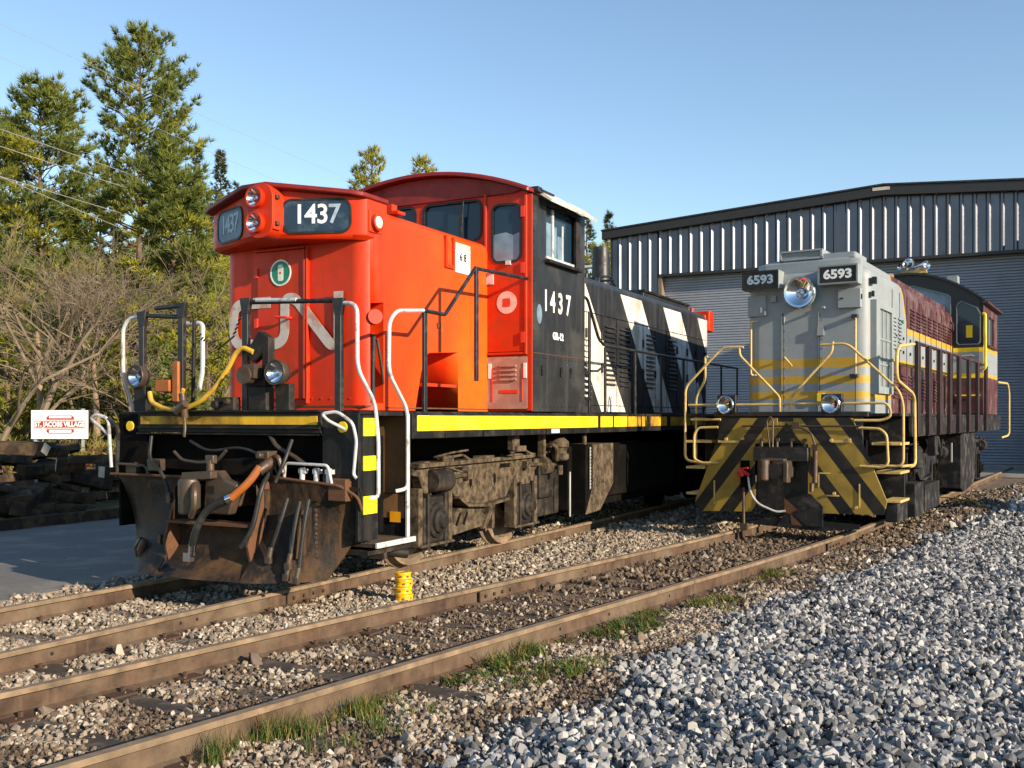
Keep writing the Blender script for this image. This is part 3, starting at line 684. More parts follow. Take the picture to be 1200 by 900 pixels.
# --- handrails at the front
def rail(pts, r, mat, name='handrail', rad=.07, label=None):
    m = MB(); m.tube(pts, r, 9, rad); return m.build(name, mat, ra, label=label)
rail([(1.22, -.90, 2.64), (1.47, -.92, 2.62), (1.48, -.93, 2.04), (1.52, -.72, 1.74), (1.53, -.68, 1.4), (1.53, -.68, .88), (1.49, -.78, .88)], .019, M['silver'], rad=.10, label='white curved grab rail at the steps')
rail([(1.48, .16, 2.66), (1.50, -.34, 2.61), (1.50, -.46, 2.5), (1.50, -.47, 2.02), (1.53, -.20, 1.68), (1.53, -.20, .93), (1.46, -.30, .91)], .019, M['silver'], rad=.10, label='white curved grab rail at the steps')
rail([(.17, -.90, 2.70), (1.26, -.90, 2.66)], .022, M['rail_black'])
rail([(.30, -.91, 2.71), (.78, -.91, 2.69)], .02, M['silver'])
for x, z in ((.17, 2.72), (1.26, 2.66), (-1.20, 2.66), (-.66, 2.72)):
    m = MB(); m.box(x - .035, x + .035, -.93, -.88, 1.66, z - .12); m.prism([(x - .035, z - .14), (x + .035, z - .14), (x + .065, z + .02), (x - .065, z + .02)], FRONT(-.88), 0, .05)
    m.build('stanchion', M['rail_black'], ra, bevel=.006)
rail([(-.66, -.92, 2.71), (-1.0, -.92, 2.70)], .022, M['rail_black'])
rail([(-1.22, -.90, 2.64), (-1.40, -.90, 2.62), (-1.46, -.92, 2.52), (-1.46, -.92, 2.04), (-1.50, -.78, 1.76), (-1.51, -.72, 1.55)], .019, M['silver'], rad=.10)
rail([(-.66, -.9, 2.60), (-1.2, -.9, 2.64)], .022, M['rail_black'])
rail([(-1.15, -.35, 2.60), (-.93, -.35, 2.60), (-.93, -.35, 2.1), (-.98, -.35, 1.9)], .024, M['silver'], rad=.06)
rail([(-.60, -.80, 2.58), (-.62, -.80, 1.68)], .02, M['deck'])
rail([(-1.30, .60, 2.50), (-1.1, .5, 2.50), (-1.02, 1.9, 3.05)], .026, M['rail_black'], rad=.08)
chain = MB()
pts = [Vector((-.60, -.9, 2.62)), Vector((-.45, -.85, 2.38)), Vector((-.28, -.8, 2.28)), Vector((-.05, -.85, 2.38)), Vector((.14, -.9, 2.66))]
for i in range(28):
    t = i / 28 * 4; k = int(t); p = pts[k].lerp(pts[k + 1], t - k)
    chain.tube([p + Vector((-.012, 0, -.010)), p + Vector((.02, 0, .014))], .009, 5)
chain.build('safety_chain', M['castmetal'], ra)
# side walkway railing
rail([(1.48, .16, 2.66), (1.46, .60, 2.66), (1.46, 1.23, 3.22), (1.47, 2.72, 3.27)], .021, M['rail_black'], rad=.03)
for y, z0, z1 in ((.20, 1.46, 2.66), (1.24, 2.0, 3.24)):
    m = MB(); m.box(1.455, 1.485, y - .03, y + .03, z0, z1); m.build('stanchion', M['rail_black'], ra, bevel=.005)
rail([(1.47, 4.00, 3.24), (1.48, 4.28, 3.22), (1.48, 4.68, 2.70), (1.48, 4.9, 2.62), (1.48, 12.2, 2.62)], .021, M['rail_black'], rad=.08)
for y in (4.36, 4.93, 6.15, 7.35, 8.55, 9.75, 10.95, 12.15):
    m = MB(); m.box(1.465, 1.49, y - .03, y + .03, 1.42, 2.60 if y > 4.5 else 3.05); m.build('stanchion', M['rail_black'], ra, bevel=.005)
obj('ladder_rung', M['rail_black'], ra, lambda m: (m.box(1.40, 1.50, 4.15, 4.36, 2.20, 2.23), m.tube([(1.50, 4.36, 2.24), (1.50, 4.6, 2.25), (1.50, 4.9, 2.36)], .015), m.box(1.4, 1.5, 4.15, 4.36, 1.85, 1.88)))
# ditch lights
for x in (-1.22, .62):
    h = headlamp(M['rail_black'], (x, -1.02 if x > 0 else -.98, 2.02), .095, ra, .13, name='ditch_light')
    g = MB(); g.lathe((x, -.96 if x > 0 else -.92, 2.02), (0, -1, 0), [(.115, 0), (.122, .06), (.115, .075), (.10, .07)], 22, cap=False); g.build('rim', M['castmetal'], h)
    g = MB(); g.box(x - .07, x + .10, -.94, -.86, 1.67, 1.92); g.build('bracket', M['truckd'], h, bevel=.01)
# brake wheel gear, hose hook and the yellow hose
bk = obj('drop_step_bracket', M['truckd'], ra, lambda m: (m.box(.24, .46, -.96, -.84, 1.67, 1.90), m.prism([(.20, 2.22), (.36, 2.42), (.48, 2.36), (.48, 1.9), (.40, 1.9), (.40, 2.2), (.28, 2.12)], FRONT(-.86), 0, .09), m.box(.22, .46, -.97, -.86, 1.90, 1.97)), bevel=.01)
obj('round_casting', M['castmetal'], bk, lambda m: (m.cyl((.29, -.94, 2.0), (.29, -1.08, 2.0), .085), m.box(.25, .40, -1.06, -.94, 1.97, 2.1)))
obj('gusset', M['orange'], ra, lambda m: (m.box(-.95, -.76, -.98, -.86, 1.86, 1.98), m.box(-.74, -.66, -.96, -.86, 1.76, 2.16), m.box(-.66, -.64, -.9, -.86, 1.68, 2.0)), bevel=.01)
obj('yellow_hose', M['hoseyel'], ra, lambda m: m.tube([(-1.02, -.98, 1.86), (-.98, -1.0, 1.76), (-.80, -1.02, 1.70), (-.62, -1.03, 1.68), (-.46, -1.03, 1.70), (-.30, -1.02, 1.76), (-.12, -1.0, 1.90), (.02, -.98, 2.08), (.10, -.97, 2.22), (.18, -.96, 2.27), (.30, -.95, 2.22)], .024, 9, rad=.06))
obj('hose_coupling', M['castmetal'], ra, lambda m: (m.cyl((-.50, -1.06, 1.84), (-.48, -1.04, 1.60), .035), m.cyl((-.44, -1.07, 1.74), (-.58, -1.05, 1.66), .04), m.tube([(-.47, -1.06, 1.62), (-.45, -1.07, 1.50), (-.46, -1.07, 1.42)], .014)))
obj('hose_end', M['hoseyel'], ra, lambda m: m.tube([(-.50, -1.04, 1.88), (-.56, -1.02, 1.80), (-.50, -1.04, 1.72)], .02, rad=.03))
# --- plow
def bladeprof(zt=1.02, zb=.14, yt=-1.05, yb=-1.20, bow=.16, n=9):
    out = []
    for k in range(n):
        t = k / (n - 1); z = zt + (zb - zt) * t
        out.append((yt + (yb - yt) * t + bow * math.sin(math.pi * t) * (1 - t * .2), z))
    return out
def blade(m, xa, xb, za=1.02, zb_=1.02, cutz=None):
    n = 9; cols = 9; vs = []; fs = []
    for th in (0, .022):
        for i in range(cols):
            s_ = i / (cols - 1); x = xa + (xb - xa) * s_
            zt = za + (zb_ - za) * s_
            if cutz is not None: zt = cutz
            taper = max(0, (abs(x) - 1.1) / .42) ** 1.4
            vee = -.16 * (1 - abs(x) / 1.5); e_ = min(1, max(0, (abs(x) - .7) / .8))
            for (y, z) in bladeprof(zt):
                w_ = (1.02 - z) / .88
                vs.append((x - math.copysign(.34 * max(0, w_) ** 1.5 * e_, x), y + vee * w_ - .12 * w_ + th + .10 * taper + .22 * e_ * w_, z))
    N = cols * n
    for k in range(2):
        for i in range(cols - 1):
            for j in range(n - 1):
                a = k * N + i * n + j; fs.append((a, a + 1, a + n + 1, a + n))
    for i in range(cols - 1):
        for j in (0, n - 1):
            a = i * n + j; fs.append((a, a + n, a + n + N, a + N))
    for j in range(n - 1):
        for i in (0, cols - 1):
            a = i * n + j; fs.append((a, a + 1, a + 1 + N, a + N))
    m.add(vs, fs)
pl = obj('snow_plow', M['plow'], ra, lambda m: (blade(m, -1.52, -.47, 1.03, 1.03), blade(m, .55, 1.52, 1.06, .98), blade(m, -.47, .55, cutz=.62)), ang=50)
def flange(m, x, z1=1.04, z0=.24):
    m.prism([(-1.26, z0), (-1.32, .45), (-1.20, z1 - .25), (-1.10, z1), (-.98, z1), (-1.02, .7), (-1.10, z0)], ((x, 0, 0), (0, 1, 0), (0, 0, 1)), -.012, .012)
obj('plow_rib', M['rust'], pl, lambda m: (flange(m, -.47), flange(m, .55), m.box(-.47, .55, -1.30, -1.08, .615, .64)))
obj('plow_rib', M['plow'], pl, lambda m: (m.prism([(-1.24, .35), (-1.14, .78), (-1.0, .8), (-1.0, .4)], ((1.02, 0, 0), (0, 1, 0), (0, 0, 1)), -.01, .01), m.box(-.47, -.45, -1.2, -.7, .62, .95), m.box(.55, .57, -1.1, -.7, .62, .95)))
obj('top_lip', M['rust'], pl, lambda m: (m.tube([(-1.5, -1.04, 1.035), (-.47, -1.06, 1.035)], .014), m.tube([(.56, -1.06, 1.065), (1.36, -1.03, 1.0), (1.50, -.95, .9), (1.53, -.93, .78)], .014, rad=.05)))
obj('hanging_chain', M['castmetal'], pl, lambda m: [m.tube([(1.21 + .012 * (k % 2), -1.18, .80 - k * .04), (1.235 - .012 * (k % 2), -1.19, .775 - k * .04)], .014, 6) for k in range(11)])
obj('weld_scar', M['castmetal'], pl, lambda m: [m.box(1.30 + .10 * k, 1.34 + .10 * k, -1.07, -1.055, .93 - .02 * k, .935 - .02 * k) for k in range(2)])
obj('hook', M['castmetal'], pl, lambda m: (m.tube([(-.94, -1.15, .42), (-1.0, -1.15, .34), (-1.01, -1.14, .24)], [.03, .04, .02]), m.tube([(-.86, -1.19, .42), (-.91, -1.19, .32), (-.92, -1.18, .22)], [.025, .04, .02]), m.box(-.66, -.62, -1.22, -1.18, .40, .48), m.box(-.65, -.6, -1.12, -1.06, .78, .88)))
for i, (x, z0, z1, sw_) in enumerate(((.88, .88, .38, -.09), (1.02, .86, .24, -.03), (1.12, .88, .22, -.02), (.99, .62, .34, .02))):
    m = MB(); m.tube([(x, -1.16, z0), (x + .0, -1.23, (z0 + z1) / 2 + .1), (x + sw_, -1.27, z1 + .05)], .019, 8, rad=.2)
    h = m.build('air_hose', M['rubber'], ra)
    m = MB(); m.cyl((x + sw_, -1.27, z1 + .07), (x + sw_ - .01, -1.29, z1 - .03), .024); m.box(x + sw_ - .04, x + sw_ + .012, -1.31, -1.27, z1 - .07, z1 - .01); m.build('hose_head', M['castmetal'], h)
obj('hose_valve', M['silver'], ra, lambda m: [(m.cyl((x, -1.0, 1.02), (x, -1.0, 1.15), .026), m.box(x - .03, x + .05, -1.02, -.98, 1.10, 1.14)) for x in (.92, 1.08, 1.22)])
for x0, x1, z in ((.72, 1.27, 1.19), (-1.44, -.98, 1.14)):
    rail([(x0, -1.02, 1.0), (x0 + .04, -1.04, z), (x1 - .03, -1.04, z - .01), (x1, -1.02, 1.0)], .014, M['silver' if x0 > 0 else 'castmetal'], 'footboard_rail', rad=.04)
obj('air_reservoir_end', M['castmetal'], ra, lambda m: m.cyl((-1.26, -1.0, 1.08), (-1.26, -.85, 1.08), .075, n=12))
# uncoupling lever and corner grab irons
rail([(-1.54, -1.0, 1.10), (-1.56, -1.02, 1.60), (-1.72, -1.04, 1.64), (-1.80, -1.04, 1.60), (-1.56, -1.0, 1.42)], .017, M['silver'], 'corner_grab_iron', rad=.06)
rail([(-1.56, -1.02, 1.60), (-1.46, -.98, 1.50), (-1.50, -.96, 1.1)], .02, M['rail_black'], 'corner_grab_iron', rad=.05)
rail([(1.40, -1.00, 1.50), (1.25, -1.06, 1.58), (1.20, -1.08, 1.64), (1.34, -1.04, 1.66), (1.48, -1.0, 1.56), (1.50, -.97, 1.40), (1.46, -.96, 1.10), (1.49, -.96, 1.07)], .015, M['silver'], 'corner_grab_iron', rad=.05)
rail([(-.52, -1.14, 1.28), (-.42, -1.14, 1.20), (-.18, -1.16, 1.18), (.05, -1.16, 1.20), (.16, -1.16, 1.30)], .015, M['castmetal'], 'uncoupling_lever', rad=.05)
rail([(.50, -.95, 1.44), (.62, -1.0, 1.34), (.85, -1.0, 1.24), (.95, -1.0, 1.18)], .02, M['castmetal'], 'support_strut', rad=.05)
# coupler
cp_ = obj('coupler', M['castmetal'], ra, lambda m: (m.box(-.02, .30, -1.20, -.55, .78, 1.02), m.prism([(.02, .72), (.34, .72), (.44, 1.0), (.30, 1.04), (.22, 1.12), (.06, 1.12)], FRONT(-1.22), 0, .10)), bevel=.02)
obj('knuckle', M['castmetal'], cp_, lambda m: (m.lathe((-.06, -1.40, .72), (0, 0, 1), [(.09, 0), (.10, .03), (.10, .30), (.085, .33)], 20), m.box(-.16, .10, -1.38, -1.20, 1.03, 1.10), m.prism([(-.16, 1.10), (.20, 1.12), (.20, 1.05), (-.16, 1.03)], FRONT(-1.30), 0, .10), m.tube([(.02, -1.42, 1.0), (.10, -1.50, .94), (.10, -1.50, .80), (.02, -1.46, .70)], .03, rad=.05)), bevel=.01)
obj('lock_hole', M['rubber'], cp_, lambda m: (m.box(.09, .17, -1.325, -1.318, .80, .87), m.box(.09, .17, -1.325, -1.318, .91, .98)))
obj('pin_lifter', M['castmetal'], cp_, lambda m: (m.cyl((.08, -1.28, 1.10), (.08, -1.28, 1.22), .035), m.box(.03, .13, -1.3, -1.24, 1.18, 1.26)), bevel=.01)
obj('draft_box', M['under'], ra, lambda m: (m.box(.08, .58, -1.15, -.80, 1.06, 1.22),), bevel=.02)
obj('brake_hose', M['rubber'], ra, lambda m: m.tube([(.40, -1.36, .88), (.20, -1.44, .80), (.10, -1.48, .60), (.03, -1.46, .42)], .034, 10, rad=.15))
obj('hose_sleeve', M['orange'], ra, lambda m: m.tube([(.60, -1.20, 1.16), (.54, -1.28, 1.02), (.40, -1.36, .88)], .036, 10, rad=.08))
obj('hose_clamp', M['chrome'], ra, lambda m: (m.cyl((.40, -1.355, .885), (.36, -1.375, .865), .042), m.cyl((.04, -1.46, .46), (.03, -1.46, .36), .036), m.box(-.05, .04, -1.49, -1.44, .30, .38)))
obj('angle_cock', M['castmetal'], ra, lambda m: (m.cyl((.58, -1.2, 1.12), (.66, -1.08, 1.22), .05), m.tube([(.66, -1.1, 1.24), (.74, -1.12, 1.26), (.80, -1.12, 1.10)], .022, rad=.05)), bevel=.005)
obj('bolster_block', M['rust'], ra, lambda m: m.box(1.22, 1.42, -1.02, -.80, .86, 1.06), bevel=.01)
rail([(.62, -1.10, 1.10), (.66, -1.25, .98), (.60, -1.30, .60), (.50, -1.34, .44)], .022, M['rubber'], 'control_cable', rad=.15)
rail([(-.40, -1.05, 1.38), (-.10, -1.12, 1.28), (.30, -1.10, 1.34), (.62, -1.05, 1.20)], .014, M['rubber'], 'control_cable', rad=.15)
rail([(-.95, -1.02, 1.42), (-.90, -1.10, 1.18), (-.70, -1.12, 1.08), (-.60, -1.10, .80)], .018, M['rubber'], 'control_cable', rad=.15)
rail([(.80, -1.0, 1.40), (.82, -1.12, 1.22), (.74, -1.16, 1.02)], .018, M['rubber'], 'control_cable', rad=.1)
obj('bracket', M['castmetal'], ra, lambda m: (m.box(.50, .64, -1.14, -1.0, 1.22, 1.30), m.cyl((.57, -1.14, 1.26), (.57, -1.20, 1.26), .03)), bevel=.01)
obj('bracket', M['castmetal'], ra, lambda m: (m.box(-.95, -.80, -1.08, -.98, 1.08, 1.20),), bevel=.01)
obj('toggle_plate', M['rust'], ra, lambda m: (m.box(-.40, -.22, -1.22, -1.1, .86, 1.0), m.cyl((-.31, -1.22, .93), (-.31, -1.26, .93), .03)), bevel=.01)
obj('valve_cluster', M['truckd'], ra, lambda m: (m.box(-.15, .10, -1.0, -.90, 1.67, 1.80), m.cyl((-.1, -1.0, 1.73), (-.1, -1.06, 1.73), .04), m.cyl((.04, -1.0, 1.76), (.04, -1.05, 1.76), .03)), bevel=.01)
# --- trucks
def truck(root, y0, y1, mat, matd, wheelmat, name='truck'):
    yc = (y0 + y1) / 2
    t = empty(name, (0, yc, 0)); t.parent = root
    def build(nm, m_, fn, **k):
        m = MB(); fn(m); m.v = [(a, b - yc, c_) for a, b, c_ in m.v]
        return m.build(nm, m_, t, **k)
    for s in (1, -1):
        X = lambda a, b: (min(s * a, s * b), max(s * a, s * b))
        fr = ((0, 0, 0), (0, 1, 0), (0, 0, 1))
        def pz(m, poly, a, b):
            lo, hi = X(a, b); m.prism(poly, fr, lo, hi)
        d = y1 - y0
        outline = [(y0 - .42, 1.0), (y0 - .42, 1.12), (y0 - .1, 1.14), (y0 + .12, 1.10), (y0 + .6, 1.10), (yc, 1.12), (y1 - .6, 1.14), (y1 - .15, 1.16), (y1 + .45, 1.14), (y1 + .45, 1.02), (y1 + .30, .92), (y1 + .30, .78), (y1 + .14, .76), (y1 - .2, .76), (y1 - .24, .9), (y1 - .36, .78), (y1 - .50, .64), (yc, .60), (y0 + .62, .64), (y0 + .42, .74), (y0 + .30, .90), (y0 + .2, .80), (y0 - .2, .80), (y0 - .3, .98)]
        build('side_frame', mat, lambda m: pz(m, outline, .98, 1.10), bevel=.012)
        build('frame_lip', mat, lambda m: (pz(m, [(y0 - .42, 1.08), (y1 + .45, 1.10), (y1 + .45, 1.14), (y0 - .42, 1.125)], .98, 1.17), pz(m, [(y0 + .45, .70), (y0 + .65, .60), (yc, .565), (y1 - .5, .60), (y1 - .5, .63), (yc, .60), (y0 + .66, .635), (y0 + .48, .73)], .98, 1.15)))
        build('spring_plank', mat, lambda m: (pz(m, [(y0 + .34, .28), (yc + .18, .34), (yc + .02, .58), (y0 + .56, .58)], .95, 1.06), pz(m, [(yc + .02, .3), (yc + .10, .3), (yc + .34, .58), (yc + .22, .58)], .96, 1.09), pz(m, [(yc + .24, .28), (yc + .3, .28), (yc + .3, .62), (yc + .24, .62)], .96, 1.09)), bevel=.008)
        build('plank_slot', M['under'], lambda m: [pz(m, [(y0 + a, .40), (y0 + a + .10, .53), (y0 + a + .14, .53), (y0 + a + .05, .38)], 1.06, 1.064) for a in (.50, .66)] + [pz(m, [(yc + a - .03, .84), (yc + a, .80), (yc + a + .03, .84), (yc + a + .03, .92), (yc + a, .95), (yc + a - .03, .92)], 1.10, 1.104) for a in (-.3, .28)] + [pz(m, [(yc + a - .14, 1.0), (yc + a + .12, 1.0), (yc + a + .14, 1.05), (yc + a - .12, 1.05)], 1.10, 1.104) for a in (-.62, .55)])
        for y in (y0, y1):
            build('journal_box', matd, lambda m: (m.box(*X(.96, 1.12), y - .24, y + .24, .27, .76), m.box(*X(1.0, 1.15), y - .20, y - .15, .2, .80), m.box(*X(1.0, 1.15), y + .15, y + .20, .2, .80)), bevel=.015)
            build('axle_cap', matd, lambda m: (m.lathe((s * 1.12, y, .5), (s, 0, 0), [(.19, 0), (.18, .03), (.14, .04), (.13, .07), (.09, .085), (.07, .12), (.02, .125)], 22), [m.cyl((s * 1.13, y + .12 * math.cos(a), .5 + .12 * math.sin(a)), (s * 1.175, y + .12 * math.cos(a), .5 + .12 * math.sin(a)), .018, n=6) for a in np.linspace(0, 6.28, 9)[:-1]]))
            build('pedestal_leg', mat, lambda m: (m.box(*X(.98, 1.12), y + (.26 if y == y1 else -.34), y + (.34 if y == y1 else -.26), .25, .86), m.box(*X(.98, 1.13), y + (-.33 if y == y1 else .26), y + (-.26 if y == y1 else .33), .25, .86), m.box(*X(.98, 1.15), y - .34, y + .34, .235, .265)), bevel=.01)
            build('wheel', wheelmat, lambda m: m.lathe((s * .66, y, .505), (s, 0, 0), [(.53, 0), (.535, .025), (.505, .045), (.50, .14), (.43, .145), (.41, .09), (.20, .07), (.18, .13), (.02, .14)], 40))
            build('brake_shoe', mat, lambda m: (m.prism([(y + .56 * math.cos(a), .5 + .56 * math.sin(a)) for a in np.linspace(-.5, .35, 8)] + [(y + .62 * math.cos(a), .5 + .62 * math.sin(a)) for a in np.linspace(.35, -.5, 8)], ((0, 0, 0), (0, 1, 0), (0, 0, 1)), *X(.72, .84)) if y == y0 else m.prism([(y - .56 * math.cos(a), .5 + .56 * math.sin(a)) for a in np.linspace(-.5, .35, 8)] + [(y - .62 * math.cos(a), .5 + .62 * math.sin(a)) for a in np.linspace(.35, -.5, 8)], ((0, 0, 0), (0, 1, 0), (0, 0, 1)), *X(.72, .84))))
        for ya, yb, z, r in ((y0 - .14, y0 + .20, .93, .125), (y1 + .42, y1 + .66, .98, .12)):
            cyo = build('brake_cylinder', matd if ya < yc else mat, lambda m: (m.lathe((s * 1.12, ya, z), (0, 1, 0), [(.02, 0), (r * .95, .01), (r * 1.02, .04), (r, .06), (r, yb - ya - .05), (r * 1.05, yb - ya - .04), (r * 1.05, yb - ya)], 22),))
            build('piston_rod', mat, lambda m: (m.tube([(s * 1.13, yb if ya < yc else ya, z + .02), (s * 1.14, (yb + .45) if ya < yc else ya - .42, z + .03)], .022), m.tube([(s * 1.10, (yb + .4) if ya < yc else ya - .4, z + .06), (s * 1.10, (yb - .1) if ya < yc else ya + .2, z + .17)], .014), m.box(*X(1.08, 1.18), (yb + .40) if ya < yc else ya - .50, (yb + .50) if ya < yc else ya - .40, z - .02, z + .08)), bevel=.005)
        build('brake_pipe', mat, lambda m: (m.tube([(s * 1.14, y0 + .1, 1.16), (s * 1.16, y0 + .5, 1.19), (s * 1.14, y0 + .72, 1.12), (s * 1.14, y0 + 1.0, 1.15)], .015, rad=.05), m.tube([(s * 1.12, y0 - .05, 1.18), (s * 1.16, y0 + .25, 1.22), (s * 1.16, y0 + .62, 1.24)], .012, rad=.05), m.tube([(s * 1.14, y1 - .5, 1.17), (s * 1.16, y1 - .2, 1.22), (s * 1.16, y1 + .1, 1.14), (s * 1.18, y1 + .6, 1.16), (s * 1.16, y1 + .72, .95)], .016, rad=.06), m.box(*X(1.06, 1.14), y0 + .12, y0 + .34, 1.13, 1.19), m.box(*X(1.02, 1.14), yc - .1, yc + .2, 1.12, 1.16)))
        build('sand_pipe', mat, lambda m: m.tube([(s * .95, y0 - .5, 1.0), (s * .9, y0 - .56, .5), (s * .78, y0 - .50, .12)], .018, rad=.1))
    build('axle', M['under'], lambda m: [m.cyl((-.95, y, .505), (.95, y, .505), .09) for y in (y0, y1)])
    build('bolster', M['under'], lambda m: (m.box(-.98, .98, yc - .25, yc + .25, .45, 1.0), m.box(-.62, .62, y0 - .5, y1 + .5, .35, .9)), bevel=.02)
    return t
truck(ra, .98, 3.14, M['truck'], M['truckd'], pm('dusty wheel', (.17, .12, .08), .6, dirt=(.34, .24, .14), damt=.7, dscale=4, var=.2))
truck(ra, 9.2, 11.4, M['under'], M['under'], M['under'], name='truck')
# --- underframe boxes
tb = obj('tool_box', M['truck'], ra, lambda m: m.prism([(4.66, 1.24), (4.66, .66), (4.40, .28), (4.92, .30), (5.42, .66), (5.42, 1.24)], SIDE(1.05), 0, .36), bevel=.01)
obj('box_face', M['under'], tb, lambda m: m.prism([(4.66, 1.24), (4.40, 1.24), (4.40, .28), (4.66, .66)], SIDE(.9), 0, .5))
obj('tank_shell', M['under'], ra, lambda m: (m.box(-1.35, 1.2, 4.3, 8.6, .32, 1.22), m.box(-1.3, 1.3, 5.5, 8.6, .45, 1.2), m.box(-.7, .7, -.5, 12.6, 1.1, 1.62)), bevel=.03)
obj('sight_gauge', M['silver'], ra, lambda m: (m.box(1.42, 1.43, 4.50, 4.53, .62, 1.20), m.box(1.31, 1.32, 4.06, 4.09, .28, .88)))
obj('gauge_marks', M['rubber'], ra, lambda m: [m.box(1.43, 1.433, 4.50, 4.53, .62 + .045 * k, .63 + .045 * k) for k in range(13)])
obj('relay_valve', M['truck'], ra, lambda m: (m.lathe((1.30, 3.78, 1.05), (0, 0, 1), [(.10, 0), (.12, .02), (.12, .08), (.09, .09), (.10, .16), (.12, .17), (.12, .24), (.05, .3)], 16), m.cyl((1.3, 3.78, .98), (1.3, 3.78, .86), .04), m.tube([(1.3, 3.5, 1.28), (1.32, 3.62, 1.22), (1.3, 3.7, 1.05)], .03)))
obj('hanger', M['truck'], ra, lambda m: (m.box(1.28, 1.36, 2.32, 2.5, 1.22, 1.40), m.box(1.28, 1.40, 2.36, 2.6, 1.20, 1.27), m.box(1.34, 1.38, 4.42, 4.5, 1.15, 1.42), m.box(1.2, 1.3, 3.3, 3.36, 1.1, 1.4), m.box(1.2, 1.3, 3.5, 3.62, 1.22, 1.27)), bevel=.01)
obj('small_post', M['truckd'], ra, lambda m: (m.box(1.0, 1.12, 3.55, 3.95, .55, 1.0), m.box(.9, 1.05, 3.6, 4.3, .3, .9)), bevel=.02)

# ================================================================== GREY AND MAROON LOCOMOTIVE
rb = empty('locomotive', (LB[0].x, LB[0].y, 0), LB[1], 'grey and maroon diesel switcher 6593 with yellow stripes and black and yellow chevrons', 'locomotive')
def bobj(n, mat, fn, **k): return obj(n, mat, rb, fn, **k)
def hring(z, ins=0, y1=7.6, r=.22):
    return capsule_ring(-.90, .92, 0, y1, r, z, ins, 7)
mb = MB(); mb.loft([hring(z, i) for z, i in ((1.67, 0), (3.60, 0), (3.70, .02), (3.76, .06), (3.80, .14))])
hb = mb.build('engine_hood', M['cppaint'], rb)
rr_ = MB(); rr_.loft([[(x, y, z) for x, y in ((-.74, .12), (-.60, .05), (.62, .05), (.76, .12), (.78, 7.55), (-.74, 7.55))] for z in (3.75, 3.90)] + [[(x, y, 3.97) for x, y in ((-.62, .3), (-.5, .22), (.52, .22), (.64, .3), (.66, 7.55), (-.62, 7.55))]])
rr_.build('hood_roof', M['cppaint'], rb)
bobj('roof_grille', M['cpgrey'], lambda m: (m.box(-.42, .22, .10, .14, 3.95, 3.98), m.box(-.42, -.39, .10, .8, 3.95, 4.09), m.box(.19, .22, .10, .8, 3.95, 4.09), m.box(-.42, .22, .10, .13, 4.07, 4.095)))
bobj('roof_grille', M['mesh'], lambda m: (m.box(-.39, .19, .13, .15, 3.97, 4.075), [m.box(-.4, .2, .15 + .08 * k, .17 + .08 * k, 4.06, 4.085) for k in range(8)]))
bobj('roof_lip', M['cpgrey'], lambda m: (m.box(.22, .66, .15, .18, 3.94, 4.02), m.box(.64, .67, .18, .9, 3.94, 4.02)))
# front details
for x0, x1, lab in ((-.88, -.33, 'l'), (.24, .80, 'r')):
    g = MB(); g.box(x0, x1, -.22, .12, 3.51, 3.785)
    nb = g.build('number_box', M['cpgrey'], rb, bevel=.008, label='number box reading 6593')
    g = MB(); g.prism(rrect(x0 + .015, x1 - .015, 3.525, 3.77, .01), FRONT(-.22), 0, .005); g.build('dark_panel', M['rubber'], nb)
    g = MB(); ringframe(g, rrect(x0, x1, 3.51, 3.785, .012), rrect(x0 + .022, x1 - .022, 3.535, 3.762, .008), FRONT(-.22), 0, .014); g.build('rim', M['mesh'] if lab == 'r' else M['rubber'], nb)
    text('numbers', '6593', .175, M['signwhite'] if lab == 'r' else M['fadednum'], nb, FRONT(-.22), ((x0 + x1) / 2, 3.648), sx=1.15, bold=.007, d=.007)
hl = headlamp(M['cpgrey'], (-.03, -.20, 3.43), .195, rb, .20, n=30)
bobj('headlight_rim', M['chrome'], lambda m: m.lathe((-.03, -.18, 3.43), (0, -1, 0), [(.225, 0), (.232, .03), (.22, .045), (.19, .04)], 30, cap=False))
bobj('sand_box_door', M['cpgrey'], lambda m: (m.box(.48, .80, -.06, .04, 3.18, 3.46), m.box(.46, .48, -.05, .0, 3.2, 3.44)), bevel=.008)
bobj('sand_box_door', M['cpgrey'], lambda m: (m.box(-.86, -.58, -.03, .06, 3.13, 3.44),), bevel=.008)
bobj('door_latch', M['chrome'], lambda m: (m.box(-.66, -.63, -.05, -.03, 3.18, 3.26), m.box(-.60, -.57, -.05, -.03, 3.14, 3.2)))
bobj('door_latch', M['rubber'], lambda m: (m.box(.52, .56, -.08, -.06, 3.31, 3.33), m.box(.795, .815, -.05, -.01, 3.3, 3.37)))
bobj('door_seam', M['under'], lambda m: (m.box(-.336, -.326, -.004, .01, 1.70, 3.16), m.box(.205, .212, -.004, .01, 1.70, 3.14), m.box(.712, .718, .0, .06, 1.7, 2.5)), smooth=False)
bobj('door_edge', M['cppaint'], lambda m: (m.box(.19, .205, -.022, .01, 1.70, 3.14), m.box(-.35, -.338, -.02, .01, 1.7, 3.16)))
bobj('hinge', M['cpgrey'], lambda m: (m.box(.18, .28, -.05, 0, 2.80, 2.93), m.box(-.32, -.3, -.02, 0, 3.0, 3.1)), bevel=.005)
bobj('hinge', M['yellow'], lambda m: m.box(.18, .28, -.05, 0, 1.84, 1.96), bevel=.005)
bobj('lamp_bracket', M['cpgrey'], lambda m: (m.box(.26, .30, -.10, 0, 3.19, 3.22), m.box(-.50, -.42, -.06, 0, 3.33, 3.42)))
bobj('door_handle', M['paleyel'], lambda m: m.tube([(-.28, -.03, 2.48), (-.28, -.10, 2.50), (-.16, -.12, 2.36)], .016, rad=.02))
def brail(pts, r=.017, mat=None, name='handrail', rad=.08, label=None):
    m = MB(); m.tube(pts, r, 9, rad); return m.build(name, mat or M['paleyel'], rb, label=label)
